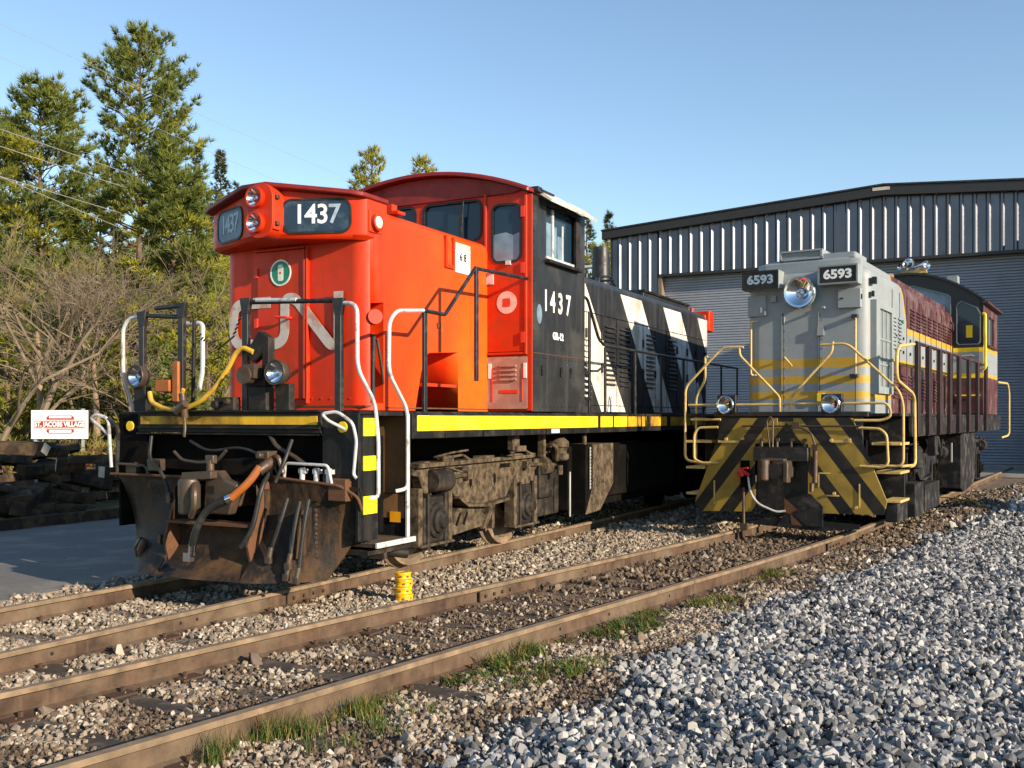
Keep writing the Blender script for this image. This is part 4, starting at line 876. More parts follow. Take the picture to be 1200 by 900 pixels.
brail([(.74, -.0, 3.05), (.74, -.10, 3.04), (.74, -.10, 2.21), (.70, -.03, 2.20)], .014, name='grab_iron', rad=.03)
brail([(-.72, .0, 3.06), (-.79, -.08, 3.05), (-.79, -.08, 2.25), (-.74, .02, 2.25)], .014, name='grab_iron', rad=.03)
bobj('grab_bracket', M['rail_black'], lambda m: (m.box(.68, .76, -.11, 0, 3.03, 3.08), m.box(.66, .76, -.11, 0, 2.18, 2.23)))
bobj('bolt_row', M['cpgrey'], lambda m: [m.cyl((x, .004, z), (x, -.008, z), .011, n=6) for x in (-.40, -.29, .16, .26) for z in np.arange(1.78, 3.1, .14)])['kind'] = 'stuff'
# side details
sv = bobj('side_radiator', M['cpgrey'], lambda m: ringframe(m, rrect(.18, 1.34, 1.96, 3.28, .02), rrect(.40, 1.22, 2.06, 3.20, .02), SIDE(.92), 0, .055))
g = MB(); g.prism(rrect(.38, 1.24, 2.04, 3.22, .02), SIDE(.92), 0, .02); g.build('radiator_mesh', M['mesh'], sv)
g = MB(); [g.box(.94, .955, .40, 1.22, z, z + .025) for z in (2.38, 2.75)]; [g.box(.94, .955, y, y + .02, 2.06, 3.20) for y in (.66, .94)]; g.build('bar', M['cpgrey'], sv)
g = MB(); g.box(.90, .98, .12, .19, 1.94, 3.30); g.build('post', M['cpgrey'], sv)
def louv(m, y0, y1, z0, z1, dz=.06):
    for z in np.arange(z0, z1, dz): m.prism([(.92, z), (.945, z - .03), (.945, z - .037), (.92, z - .03)], ((0, y1, 0), (1, 0, 0), (0, 0, 1)), 0, y1 - y0)
bobj('louvre', M['cppaint'], lambda m: [louv(m, 1.52 + k * .42, 1.82 + k * .42, 2.72, 3.22) for k in range(2)] + [louv(m, 2.95 + k * .56, 3.38 + k * .56, 3.14, 3.45) for k in range(8)] + [louv(m, 1.6 + k * .6, 2.0 + k * .6, 1.95, 2.35) for k in range(8)], smooth=False)
bobj('door_seam', M['maroon'], lambda m: [m.box(.92, .928, y, y + .01, 1.72, 3.60) for y in np.arange(1.48, 7.5, .58)], smooth=False)
bobj('door_latch', M['cpunder'], lambda m: [m.box(.925, .945, y + .27, y + .29, z, z + .05) for y in np.arange(1.48, 7.3, .58) for z in (2.64, 2.86)])
bobj('marker_lamp', M['rail_black'], lambda m: (m.box(.92, .98, .08, .16, 3.52, 3.62), m.box(.92, .95, .08, .14, 3.34, 3.42)))
bobj('small_green_light', M['green'], lambda m: m.box(.92, .95, 2.2, 2.28, 3.12, 3.18))
bobj('yellow_trim', M['yellow'], lambda m: (m.box(.92, .926, 1.36, 1.42, 1.95, 2.5), m.box(.92, .926, .19, .36, 1.9, 2.5)))
bobj('lifting_bracket', M['maroon'], lambda m: m.tube([(.93, 7.2, 3.55), (.98, 7.2, 3.52), (.98, 7.2, 3.38), (.93, 7.2, 3.36)], .018, rad=.03))
bobj('exhaust_stack', M['jamb'], lambda m: m.lathe((0, 5.75, 3.9), (0, 0, 1), [(.12, 0), (.12, .50), (.10, .52), (.09, .5), (.09, .3)], 18, cap=False))
# cab
def carz(x, e=3.97, p=4.62, w=1.5): return e + (p - e) * (1 - abs(x / w) ** 2.0)
xb = np.linspace(1.5, -1.5, 25)
fwb = MB(); fwb.prism([(-1.5, 1.68), (1.5, 1.68)] + [(float(x), carz(float(x))) for x in xb], FRONT(7.5), -.06, 0)
cfw = fwb.build('cab_front_wall', M['cpblack'], rb)
WB = [(.10, .86, 3.62, 4.28, .10, None), (1.03, 1.42, 3.12, 3.92, .10, None)]
def win2(m, k, g_):
    if k == 0: return [(.12, 3.66), (.84, 3.66), (.88, 3.72), (.88, 4.08), (.82, 4.14), (.20, 4.36), (.12, 4.36), (.08, 4.3), (.08, 3.72)]
    return [(1.06, 3.12), (1.40, 3.12), (1.44, 3.17), (1.44, 3.72), (1.38, 3.84), (1.12, 3.98), (1.05, 3.95), (1.02, 3.88), (1.02, 3.17)]
cc = MB(); cc.prism(win2(None, 0, 0), FRONT(7.6), 0, .3); cc.prism(win2(None, 1, 0), FRONT(7.6), 0, .3); cut(cfw, cc)
for k in (0, 1):
    g = MB(); g.prism(win2(None, k, 0), FRONT(7.54), 0, .006); w_ = g.build('windshield', M['paleglass'] if k == 0 else M['glass'], rb)
    g = MB(); ringframe(g, [(a + (.02 if a > (.5 if k == 0 else 1.2) else -.02), b + (.02 if b > 3.6 else -.02)) for a, b in win2(None, k, 0)], win2(None, k, 0), FRONT(7.5), 0, .012); g.build('gasket', M['mesh'], w_)
bobj('yellow_jacket', M['yellow'], lambda m: m.box(1.18, 1.30, 7.53, 7.536, 3.25, 3.50))
for z0, z1, mt, nm in ((2.95, 3.04, 'yellow', 'yellow_band'), (2.52, 2.947, 'cpgrey', 'grey_band'), (2.42, 2.517, 'yellow', 'yellow_band'), (1.70, 2.417, 'maroon', 'maroon_band')):
    bobj(nm, M[mt], lambda m: m.box(.94, 1.50, 7.488, 7.499, z0, z1), smooth=False)
bobj('grab_iron', M['cpgrey'], lambda m: m.tube([(1.0, 7.48, 2.80), (1.05, 7.44, 2.86), (1.3, 7.44, 2.88), (1.40, 7.48, 2.84)], .018))
csw = MB(); csw.prism([(7.5, 1.68), (10.0, 1.68), (10.0, 3.97), (7.5, 3.97)], SIDE(1.5), -.06, 0); cs = csw.build('cab_side_wall', M['cppaint'], rb)
cc = MB(); cc.prism(rrect(8.25, 9.35, 3.12, 3.74, .03), SIDE(1.3), 0, .4); cut(cs, cc)
g = MB(); g.box(1.45, 1.456, 8.25, 9.35, 3.12, 3.74); sw2 = g.build('side_window', M['paleglass'], rb)
g = MB(); g.box(1.50, 1.56, 8.15, 9.45, 3.08, 3.12); g.box(1.5, 1.52, 8.72, 8.76, 3.12, 3.74); g.box(1.5, 1.52, 8.2, 8.25, 3.1, 3.78); g.build('window_frame', M['maroon'], sw2, bevel=.005)
bobj('grab_iron', M['yellow'], lambda m: m.tube([(1.50, 7.46, 3.72), (1.55, 7.44, 3.70), (1.55, 7.44, 2.62), (1.50, 7.46, 2.58)], .030, rad=.05))
bobj('cab_left_wall', M['maroon'], lambda m: m.box(-1.5, -1.44, 7.5, 10, 1.68, 3.97))
bobj('cab_rear_wall', M['maroon'], lambda m: m.prism([(-1.44, 1.68), (1.44, 1.68), (1.44, 3.9), (0, 4.5), (-1.44, 3.9)], FRONT(10.0), -.05, 0))
def cring(y, d): return [(float(x) * 1.03, y, carz(float(x)) + .035) for x in xb] + [(float(x) * 1.03, y, carz(float(x)) - .015) for x in reversed(xb)]
m_ = MB(); m_.loft([cring(7.42, 0), cring(10.1, 0)]); m_.build('cab_roof', M['cpblack'], rb)
bobj('roof_gutter', M['maroon'], lambda m: m.box(1.50, 1.60, 7.42, 10.1, 3.93, 3.975))
bobj('roof_vent', M['cpgrey'], lambda m: m.box(.75, .95, 8.0, 8.3, 4.45, 4.60))
hr = bobj('air_horn', M['chrome'], lambda m: (m.lathe((.10, 7.62, 4.84), (0, -1, 0), [(.03, -.1), (.04, .05), (.06, .15), (.10, .24), (.115, .26), (.09, .24), (.02, .1)], 20, cap=False), m.lathe((.20, 7.70, 4.80), (.8, -.5, 0), [(.025, -.2), (.03, 0), (.05, .12), (.09, .24), (.10, .26), (.07, .24), (.02, .1)], 20, cap=False), m.lathe((-.05, 7.66, 4.80), (-.5, -.8, 0), [(.02, -.1), (.03, 0), (.045, .06), (.07, .12), (.055, .11), (.02, .06)], 20, cap=False)))
g = MB(); g.box(-.1, .40, 7.66, 7.74, 4.66, 4.72); g.cyl((0, 7.7, 4.55), (0, 7.7, 4.82), .03); g.cyl((.2, 7.7, 4.55), (.2, 7.7, 4.8), .03); g.build('horn_stand', M['paleyel'], hr)
# deck, sill, posts
bobj('walkway_deck', M['cpunder'], lambda m: (m.box(-1.5, 1.5, -.90, 10.6, 1.625, 1.665),), bevel=.004)
bobj('side_sill', M['cpunder'], lambda m: (m.box(1.45, 1.50, -.1, 10.6, 1.34, 1.624), m.box(-1.5, -1.45, -.1, 10.6, 1.34, 1.624), m.box(-.8, .8, -.5, 10.5, 1.0, 1.62)), bevel=.006)
for y in (.12, 1.02, 2.0, 3.0, 4.0, 5.2, 6.4, 7.7):
    bobj('railing_post', M['postmaroon'], lambda m: (m.box(1.502, 1.56, y - .095, y + .095, 1.36, 2.66), m.box(1.50, 1.54, y - .09, y + .09, 1.34, 1.55)), bevel=.005)
brail([(1.51, .12, 2.66), (1.51, 7.75, 2.69)], .024, M['maroon'])
bobj('cab_step', M['yellow'], lambda m: (m.box(1.0, 1.45, 7.35, 7.45, 2.05, 2.08),))
bobj('faded_patch', M['rust'], lambda m: m.prism([(6.4, 2.40), (6.6, 2.42), (6.62, 2.0), (6.55, 1.8), (6.45, 1.75), (6.42, 2.0)], SIDE(.93), 0, .004))
# front pilot
pb = bobj('pilot_beam', M['rail_black'], lambda m: (m.box(-1.0, 1.02, -.93, -.84, 1.24, 1.62), m.box(-1.05, 1.1, -.96, -.82, 1.62, 1.69)), bevel=.01)
for poly in ([(-.86, 1.60), (-.12, 1.60), (-.12, 1.26), (-.44, 1.24), (-.44, .28), (-1.26, .25), (-1.34, .38), (-1.00, 1.30)], [(.10, 1.60), (.90, 1.60), (1.00, 1.34), (1.34, .50), (1.30, .32), (.40, .30), (.30, .50), (.30, 1.24), (.10, 1.26)]):
    g = MB(); g.prism(poly, FRONT(-.935), 0, .018); g.build('chevron_plate', M['chevron'], rb, bevel=.003, label='step plate with black and yellow chevron stripes')
bobj('chevron_peak', M['chevron'], lambda m: m.prism([(-.115, 1.55), (.095, 1.55), (.095, 1.40), (-.115, 1.40)], FRONT(-.935), 0, .01))
bobj('step_edge', M['paleyel'], lambda m: [m.box(.98 + dx, 1.5, -.90, -.30, z, z + .035) for dx, z in ((0.15, 1.24), (.2, .86), (.3, .48))] + [m.box(-1.5, -1.1 - dx, -.90, -.30, z, z + .035) for dx, z in ((0, 1.24), (.1, .86), (.2, .48))], bevel=.004)
bobj('step_box', M['cpunder'], lambda m: (m.box(1.30, 1.46, -.88, -.2, .22, .47), m.box(.96, 1.44, -.30, -.26, .3, 1.6), m.box(-1.44, -.96, -.30, -.26, .3, 1.6)), bevel=.01)
bobj('plate_bolt', M['paleyel'], lambda m: [m.cyl((x, -.955, z), (x, -.985, z), .022, n=8) for x, z in ((.62, 1.30), (.86, 1.31), (-.86, 1.30), (-.62, 1.31), (.66, .58), (.95, .40))] + [m.box(.62, .88, -.975, -.955, 1.27, 1.30), m.box(-.98, -.68, -.975, -.955, 1.25, 1.28), m.box(.98, .995, -.965, -.95, .40, .72), m.box(-1.05, -1.03, -.965, -.95, .36, .7), m.box(.55, .72, -.965, -.95, .54, .56)])
brail([(-.62, -.92, 2.61), (-.93, -.92, 2.62), (-1.49, -.94, 2.06), (-1.50, -.94, .98), (-1.10, -.94, .93)], rad=.10)
brail([(-1.20, -.80, 2.50), (-1.24, -.80, 2.50), (-1.24, -.8, 2.16), (-1.38, -.8, 1.90), (-1.38, -.80, 1.0)], rad=.08)
brail([(-.68, -.92, 2.62), (-.68, -.92, 2.50), (-.09, -.94, 1.89), (-.09, -.94, 1.66)], rad=.06)
brail([(.06, -.94, 1.66), (.06, -.94, 1.89), (.62, -.92, 2.50), (.63, -.92, 2.64)], rad=.06)
brail([(.46, -.92, 2.60), (.82, -.92, 2.61), (1.49, -.94, 1.96), (1.54, -.94, 1.78), (1.54, -.94, .97), (1.05, -.94, .97)], rad=.10)
brail([(-1.45, -.93, 1.79), (-.4, -.93, 1.79), (.9, -.93, 1.80), (1.32, -.93, 1.80), (1.38, -.93, 1.72), (1.38, -.93, 1.62), (1.26, -.93, 1.57), (.92, -.95, 1.57)], .018, rad=.06)
brail([(-1.40, -.95, 1.58), (-.95, -.95, 1.58)], .018)
brail([(.98, -.98, 1.47), (1.26, -.98, 1.46), (1.34, -.98, 1.38), (1.36, -.98, 1.0), (1.28, -.98, .95), (1.0, -.98, .96)], .018, rad=.05)
brail([(-.98, -.98, 1.47), (-1.28, -.98, 1.46), (-1.34, -.98, 1.36), (-1.34, -.98, 1.0), (-1.22, -.98, .95), (-.98, -.98, .96)], .018, rad=.05)
brail([(1.50, .12, 2.64), (1.50, -1.0, 2.54), (1.50, -1.16, 2.44), (1.50, -1.16, 2.10), (1.54, -.30, 1.94), (1.54, -.16, 1.86), (1.54, -.10, .95), (1.50, -.3, .94)], .022, rad=.12)
brail([(1.52, -.94, .97), (1.52, -.1, .95)], .018)
brail([(1.52, 9.9, 2.40), (1.62, 10.9, 2.4), (1.64, 11.0, 2.2), (1.64, 11.0, 1.2), (1.5, 10.8, 1.15)], .024, rad=.1)
for x in (-.86, .62):
    g = MB(); g.box(x - .14, x + .14, -.96, -.86, 1.64, 1.93); b_ = g.build('light_mount', M['rail_black'], rb, bevel=.01)
    g = MB(); g.lathe((x, -.985, 1.79), (0, -1, 0), [(.125, 0), (.13, .03), (.115, .045), (.105, .03)], 22, cap=False); g.build('rim', M['chrome'], b_)
    g = MB(); g.lathe((x, -.98, 1.79), (0, -1, 0), [(.01, 0), (.06, .004), (.09, .02), (.11, .04)], 22, cap=False); g.build('reflector', M['chrome'], b_)
    g = MB(); g.box(x + .05, x + .09, -1.0, -.985, 1.74, 1.84); g.build('lamp_clip', M['rubber'], b_)
# coupler and hoses
bobj('draft_gear', M['rail_black'], lambda m: (m.box(-.42, .34, -1.10, -.94, 1.00, 1.20), m.box(-.44, .28, -.90, -.6, .3, 1.24)), bevel=.015)
cpb = bobj('coupler', M['castmetal'], lambda m: (m.lathe((-.20, -1.32, .74), (0, 0, 1), [(.07, 0), (.08, .03), (.08, .28), (.07, .3)], 18), m.box(-.10, .12, -1.30, -1.0, .78, 1.02), m.box(.06, .14, -1.34, -1.2, .72, 1.0), m.box(-.22, .08, -1.30, -1.15, 1.0, 1.05)), bevel=.02)
g = MB(); g.cyl((-.05, -1.32, .88), (-.05, -1.345, .88), .11); g.build('knuckle_hole', M['rubber'], cpb)
bobj('hose_cock', M['castmetal'], lambda m: [(m.cyl((x, -.98, 1.20), (x, -.98, 1.31), .022), m.box(x - .02, x + .04, -1.0, -.96, 1.28, 1.32)) for x in (-.34, -.12, .08, .26)], bevel=.004)
bobj('uncoupling_rod', M['castmetal'], lambda m: (m.tube([(-.62, -.99, 1.49), (1.0, -.99, 1.49)], .012), m.tube([(.15, -1.0, 1.50), (.36, -1.02, 1.40), (.42, -1.02, 1.22)], .015, rad=.04), m.box(.1, .2, -1.02, -.98, 1.45, 1.54)))
bobj('chain_loop', M['castmetal'], lambda m: (m.tube([(-.20, -1.02, 1.62), (-.25, -1.03, 1.56), (-.20, -1.05, 1.20), (-.14, -1.05, 1.05)], .012, rad=.03), m.tube([(-.20, -1.02, 1.62), (-.16, -1.03, 1.56), (-.16, -1.05, 1.20), (-.12, -1.05, 1.05)], .012, rad=.03)))
bobj('brake_hose', M['castmetal'], lambda m: (m.cyl((.42, -1.02, 1.20), (.42, -1.04, .72), .035), m.box(.38, .46, -1.06, -1.0, 1.16, 1.24), m.cyl((.38, -1.04, .72), (.38, -1.06, .60), .03), m.cyl((-.58, -1.04, .62), (-.57, -1.06, .10), .022), m.box(-.62, -.52, -1.08, -1.02, .02, .12)))
bobj('white_hose', M['silver'], lambda m: m.tube([(-.52, -1.02, .78), (-.48, -1.05, .55), (-.36, -1.08, .40), (-.10, -1.08, .30), (.02, -1.06, .32)], .016, rad=.1))
bobj('red_valve', M['redvalve'], lambda m: (m.cyl((-.62, -1.06, .86), (-.58, -1.06, .78), .05), m.tube([(-.66, -1.06, .82), (-.58, -1.08, .86), (-.48, -1.08, .80)], .025), m.tube([(-.62, -1.06, .88), (-.50, -1.08, .90)], .015)))
bobj('hand_valve', M['under'], lambda m: m.box(-.64, -.52, -1.0, -.94, .6, 1.0))
wg = bobj('deflector_wedge', M['cpunder'], lambda m: (m.prism([(.02, .62), (.36, .56), (.52, .40), (.52, .12), (-.10, .10), (0, .30)], FRONT(-1.0), 0, .03), m.prism([(-1.1, .14), (.5, .06), (1.0, .12), (1.0, .18), (-.1, .22)], FRONT(-.98), 0, .02)))
g = MB(); g.prism([(.0, .50), (.18, .34), (.06, .28), (0, .3)], FRONT(-1.032), 0, .003); g.prism([(.08, .28), (.24, .13), (.10, .13)], FRONT(-1.032), 0, .003); g.build('bare_rust', M['rust'], wg)
g = MB(); g.prism([(.14, .27), (.46, .40), (.46, .13), (.30, .13)], FRONT(-1.035), 0, .003); g.build('dark_patch', M['rubber'], wg)
bobj('side_bracket', M['paleyel'], lambda m: (m.box(.44, .60, -.96, -.94, .84, .86), m.box(.44, .455, -.96, -.94, .66, .86)))
truck(rb, 1.9, 4.15, M['cpunder'], M['under'], M['under'])
truck(rb, 7.9, 9.8, M['cpunder'], M['under'], M['under'])
bobj('battery_box', M['cpunder'], lambda m: m.prism([(5.25, 1.34), (5.25, .30), (5.5, .22), (6.9, .30), (7.1, .5), (7.1, 1.34)], SIDE(.9), 0, .5), bevel=.015)
bobj('sight_gauge', M['silver'], lambda m: m.box(1.28, 1.30, 4.85, 4.89, .80, 1.15))
bobj('air_tank', M['cpunder'], lambda m: (m.cyl((1.12, 2.5, 1.16), (1.12, 3.6, 1.16), .14), m.lathe((1.25, 1.55, .82), (0, 0, 1), [(.09, 0), (.11, .03), (.11, .30), (.06, .36)], 16), m.box(1.3, 1.42, 2.3, 2.55, 1.0, 1.34), m.tube([(1.4, 2.6, 1.3), (1.42, 2.8, 1.0), (1.42, 2.9, 1.25)], .03)), bevel=.01)
bobj('side_box', M['cpunder'], lambda m: (m.box(1.02, 1.34, 1.05, 1.75, .12, .62), m.box(1.0, 1.34, 1.9, 3.2, .14, .56)), bevel=.012)
bobj('underframe', M['under'], lambda m: (m.box(-1.2, 1.0, 4.6, 7.3, .35, 1.3), m.box(-.9, .9, -.2, 10.4, .75, 1.3)), bevel=.02)

# ================================================================== TRACKS, GROUND
def smooth_interp(xs_, ys_):
    g = np.linspace(xs_[0], xs_[-1], 700); y = np.interp(g, xs_, ys_)
    k = 35; ker = np.ones(k) / k; yp = np.concatenate([np.full(k, y[0]) - (y[1] - y[0]) * np.arange(k, 0, -1), y, y[-1] + (y[-1] - y[-2]) * np.arange(1, k + 1)])
    y2 = np.convolve(yp, ker, 'same')[k:-k]
    return lambda v: np.interp(v, g, y2)
c1 = smooth_interp([-14, -8, -4, 0, 3, 5, 28], [-.55, -.33, -.21, -.14, -.05, 0, 0])
c2 = smooth_interp([-22, -11.5, -8.4, -5.5, -3, -.5, 26], [-1.9, -.79, -.58, -.34, -.13, 0, 0])
G1, G2 = .745, .725
railprof = [(-.07, -.17), (.07, -.17), (.07, -.155), (.012, -.135), (.010, -.045), (.036, -.032), (.037, -.008), (.030, 0), (-.030, 0), (-.037, -.008), (-.036, -.032), (-.010, -.045), (-.012, -.135), (-.07, -.155)]
def mkrail(F, cf, off, y0, y1, label):
    m = MB(); ys = np.arange(y0, y1, .5)
    m.sweep([toW(F, float(cf(y)) + off, y, 0) for y in ys], railprof)
    o = m.build('rail', M['railrust'], None, ang=30)
    tag(o, label, 'rail', 'rusty rails of the two tracks')
    return o
RA = mkrail(LA, c1, -G1, -12, 20, 'rusty rail farthest from the camera, running under the far side of the snow plow')
RB_ = mkrail(LA, c1, G1, -12, 20, 'rusty rail passing under the wheels of the red locomotive, with bolt holes in its web')
RC = mkrail(LB, c2, -G2, -20, 22, 'rusty rail right beside the stacked yellow rings')
RD = mkrail(LB, c2, G2, -20, 22, 'rusty rail nearest the camera with grass growing along it')
def holes(rail_o, F, cf, off, ys, hz=-.085, r=.014):
    m = MB()
    for y in ys:
        p = toW(F, float(cf(y)) + off + .009, y, hz); q = toW(F, float(cf(y)) + off + .0135, y, hz)
        m.cyl(p, q, r, n=10)
    m.build('bolt_hole', M['rubber'], rail_o)
holes(RB_, LA, c1, G1, (-3.33, -2.13, -1.95, 4.4))
holes(RC, LB, c2, -G2, (-5.0,))
holes(RD, LB, c2, G2, (-7.0, -7.75, -5.9))
def joint(rail_o, F, cf, off, y):
    m = MB(); m.box(.010, .032, -.30, .30, -.14, -.04)
    M4 = Matrix.Translation(toW(F, float(cf(y)) + off, y, 0)) @ Matrix.Rotation(F[1], 4, 'Z')
    m.v = [tuple(M4 @ Vector(v)) for v in m.v]
    jb = m.build('joint_bar', M['railrust'], rail_o, bevel=.004)
    for k in range(4):
        b = MB(); b.cyl((.032, -.22 + k * .146, -.088), (.052, -.22 + k * .146, -.088), .017, n=6)
        b.v = [tuple(M4 @ Vector(v)) for v in b.v]; b.build('bolt', M['spike'], jb)
joint(RB_, LA, c1, G1, -.55)
joint(RD, LB, c2, G2, -1.2)
def spikes(rail_o, F, cf, off, ys):
    m = MB()
    for y in ys:
        for sx in (.085, -.085):
            p = toW(F, float(cf(y)) + off + sx, y + random.uniform(-.04, .04), -.155)
            m.cyl(p, p + Vector((0, 0, .04)), .016, n=6)
    m.build('spike', M['spike'], rail_o)['kind'] = 'stuff'
tieys1 = np.arange(-9.6, 6, .56) + RNG.uniform(-.04, .04, len(np.arange(-9.6, 6, .56)))
tieys2 = np.arange(-16.5, 3, .58) + RNG.uniform(-.05, .05, len(np.arange(-16.5, 3, .58)))
def inview(p, mar=60):
    if p.y < 3: return False
    u = 600 + 1167 * p.x / p.y; v = 490 + 1167 * 1.75 / p.y
    return -mar < u < 1200 + mar and v < 900 + mar
tie_me = []
for k in range(4):
    m = MB(); w = .11; ring = []
    n = 14
    rings_ = []
    for i in range(n):
        x = -1.28 + 2.56 * i / (n - 1)
        j = lambda a: random.uniform(-a, a)
        rings_.append([(x, -w + j(.012), -.12), (x, -w + j(.014), -.012 + j(.012)), (x, -w * .6 + j(.01), j(.006)), (x, w * .0 + j(.01), j(.008)), (x, w * .6, j(.006)), (x, w + j(.014), -.012 + j(.012)), (x, w + j(.012), -.12)])
    m.loft(rings_)
    o = m.build('railway_tie', M['tie'], None, link=False, ang=60); tie_me.append(o.data)
def place_ties(F, cf, ys, lab, z=-.156):
    for y in ys:
        p = toW(F, float(cf(y)), y, z)
        if not inview(p): continue
        o = bpy.data.objects.new('railway_tie', random.choice(tie_me)); COL.objects.link(o)
        o.location = p + Vector((0, 0, random.uniform(-.02, .012))); o.rotation_euler = (random.uniform(-.02, .02), random.uniform(-.01, .01), F[1] + random.uniform(-.05, .05))
        tag(o, lab, 'railway tie', 'wooden ties under the two tracks')
place_ties(LA, c1, [y for y in tieys1 if y < 1.5], 'dark wooden tie half buried in ballast under the track of the red locomotive')
place_ties(LB, c2, [y for y in tieys2 if y < -4.5], 'dark wooden tie half buried in ballast between the two nearest rails')
def plates(rail_o, F, cf, off, ys):
    m = MB()
    for y in ys:
        if not inview(toW(F, float(cf(y)) + off, y)): continue
        b = MB(); b.box(-.16, .16, -.09, .09, -.160, -.146, Matrix.Translation(toW(F, float(cf(y)) + off, y, 0)) @ Matrix.Rotation(F[1], 4, 'Z')); m.add(b.v, b.f)
    m.build('tie_plate', M['spike'], rail_o, smooth=False)['kind'] = 'stuff'
plates(RB_, LA, c1, G1, tieys1); plates(RC, LB, c2, -G2, tieys2); plates(RD, LB, c2, G2, tieys2)
joint(RC, LB, c2, -G2, -6.6); joint(RB_, LA, c1, G1, -4.6)
spikes(RB_, LA, c1, G1, tieys1); spikes(RA, LA, c1, -G1, tieys1); spikes(RC, LB, c2, -G2, tieys2); spikes(RD, LB, c2, G2, tieys2)

# ---- terrain height in world coordinates
_ph = RNG.uniform(0, 6.28, 12)
def und(x, y, s):
    return (np.sin(x * 1.3 * s + _ph[0]) * np.sin(y * 1.1 * s + _ph[1]) + .6 * np.sin(x * 2.7 * s + y * 1.2 * s + _ph[2]) + .5 * np.sin(y * 3.1 * s - x * 1.7 * s + _ph[3])) / 2.1
EY = [-20, -3.9, -3.2, -2.5, -.9, 1.5, 4.4, 7.4, 9.2, 14.4, 24]; EX = [4.0, 4.2, 4.28, 4.44, 4.56, 4.76, 5.3, 5.55, 6.0, 6.75, 8.5]
def zoneco(X, Y):
    a, b = fromW(LA, X, Y); p, q = fromW(LB, X, Y); return a, b, p, q
def terr(X, Y):
    a, b, p, q = zoneco(X, Y)
    z = -.168 + .010 * und(X, Y, 3)
    xd = np.array(c2(q)) + G2
    right = np.clip((p - xd - .1) / .5, 0, 1)
    mid = np.clip((b + 1.5) / 4, 0, 1) * np.clip((a + 1.4) / .3, 0, 1) * np.clip((xd - .1 - p) / .2 + 1, 0, 1)
    z = z + .018 * mid * (1 - .4 * right)
    z = z + right * (.018 * und(X, Y, 2.2) - .005)
    # brown berm beside the far part of the near rail
    ed = np.interp(b, EY, EX)
    berm = np.exp(-((a - ed + .45) / .65) ** 2) * np.clip((b - 6) / 8, 0, 1) * np.clip((24 - b) / 3, 0, 1) * (.24 + .06 * und(X, Y, 2.5))
    z = z + np.maximum(berm, 0)
    gr = np.clip((a - ed) / .3, 0, 1)
    z = z + gr * (.055 * und(X, Y, 2.1) + .03)
    # unseen gravel heap out to the right, shaped to cast its shadow into view
    z = z + 2.0 * np.exp(-(((X - 12.1) / 1.5) ** 2 + ((Y - 15.2) / 1.5) ** 2))
    # bank behind the timber pile
    left = np.clip((-a - 9.3) / 8.0, 0, 1)
    z = z + left * (.75 + .15 * und(X, Y, .6))
    far = np.clip((np.hypot(X, Y) - 33) / 20, 0, 1)
    z = z * (1 - far) + far * (.2 * (a < 0) + -.05)
    bl = (b > 26.5) & (a > -9) & (a < 14)
    z = np.where(bl, np.minimum(z, -.06), z)
    return z
def grid_axis(lo, hi, dense_lo, dense_hi, step, n_out):
    a = np.arange(dense_lo, dense_hi, step)
    l = dense_lo - (np.geomspace(step, dense_lo - lo, n_out)); r = dense_hi + np.geomspace(step, hi - dense_hi, n_out)
    return np.concatenate([np.sort(l), a, r])
gx = grid_axis(-600, 600, -12, 16, .16, 26); gy = grid_axis(-100, 900, 2.5, 32, .16, 26)
XX, YY = np.meshgrid(gx, gy); ZZ = terr(XX, YY)
nx, ny = len(gx), len(gy)
vs = np.stack([XX.ravel(), YY.ravel(), ZZ.ravel()], 1)
idx = np.arange(nx * ny).reshape(ny, nx)
fs = np.stack([idx[:-1, :-1].ravel(), idx[:-1, 1:].ravel(), idx[1:, 1:].ravel(), idx[1:, :-1].ravel()], 1)
me = bpy.data.meshes.new('ground'); me.from_pydata(vs.tolist(), [], fs.tolist()); me.shade_smooth()
JIT = [0.0]
def zone(X, Y):
    a, b, p, q = zoneco(X, Y); nz = RNG.normal(0, 1, np.shape(a)) * JIT[0] + und(X, Y, 1.7) * .22 + und(Y, X, 4) * .06
    ed = np.interp(b, EY, EX)
    xc = np.array(c2(q))
    blue = a > ed + nz
    between2 = np.abs(p - xc) < G2
    return a, b, p, q, blue, between2, xc, ed
# ground colour as a per-vertex mask of what lies there (gravel, dirt, brush)
A_, B_, P_, Q_, BL, BT, XC, ED = zone(XX, YY)
mask = np.zeros(XX.shape + (4,), np.float32); mask[..., 3] = 1
mask[..., 0] = BL
mask[..., 1] = np.clip(((A_ > 1.2) & ~BL) * (.35 + .65 * (und(XX, YY, 1.9) > -.1)) + BT * 1.0, 0, 1)
mask[..., 2] = (A_ < -9.0)
at = me.color_attributes.new('zone', 'FLOAT_COLOR', 'POINT'); at.data.foreach_set('color', mask.reshape(-1, 4).ravel())
s = NT('ground'); vc = s.N('ShaderNodeVertexColor', layer_name='zone'); sp = s.N('ShaderNodeSeparateColor'); s.L(vc.outputs[0], sp.inputs[0])
vor = s.N('ShaderNodeTexVoronoi'); vor.inputs['Scale'].default_value = 38; s.L(s.tc.outputs['Object'], vor.inputs['Vector'])
vc2 = s.N('ShaderNodeSeparateColor'); s.L(vor.outputs['Color'], vc2.inputs[0])
peb = s.ramp(vc2.outputs[0], 0, 1)
tan = s.mix(peb, (.07, .048, .032), (.26, .20, .14)); blue = s.mix(peb, (.04, .042, .05), (.16, .16, .17))
dirt = s.mix(s.ramp(s.noise(9, 6, .7), .35, .65), (.06, .04, .027), (.22, .16, .105))
brush = s.mix(s.ramp(s.noise(1.2, 7, .7), .35, .65), (.10, .10, .03), (.30, .20, .10))
brush = s.mix(s.ramp(s.noise(.5, 5, .7), .5, .6), brush, (.16, .20, .04))
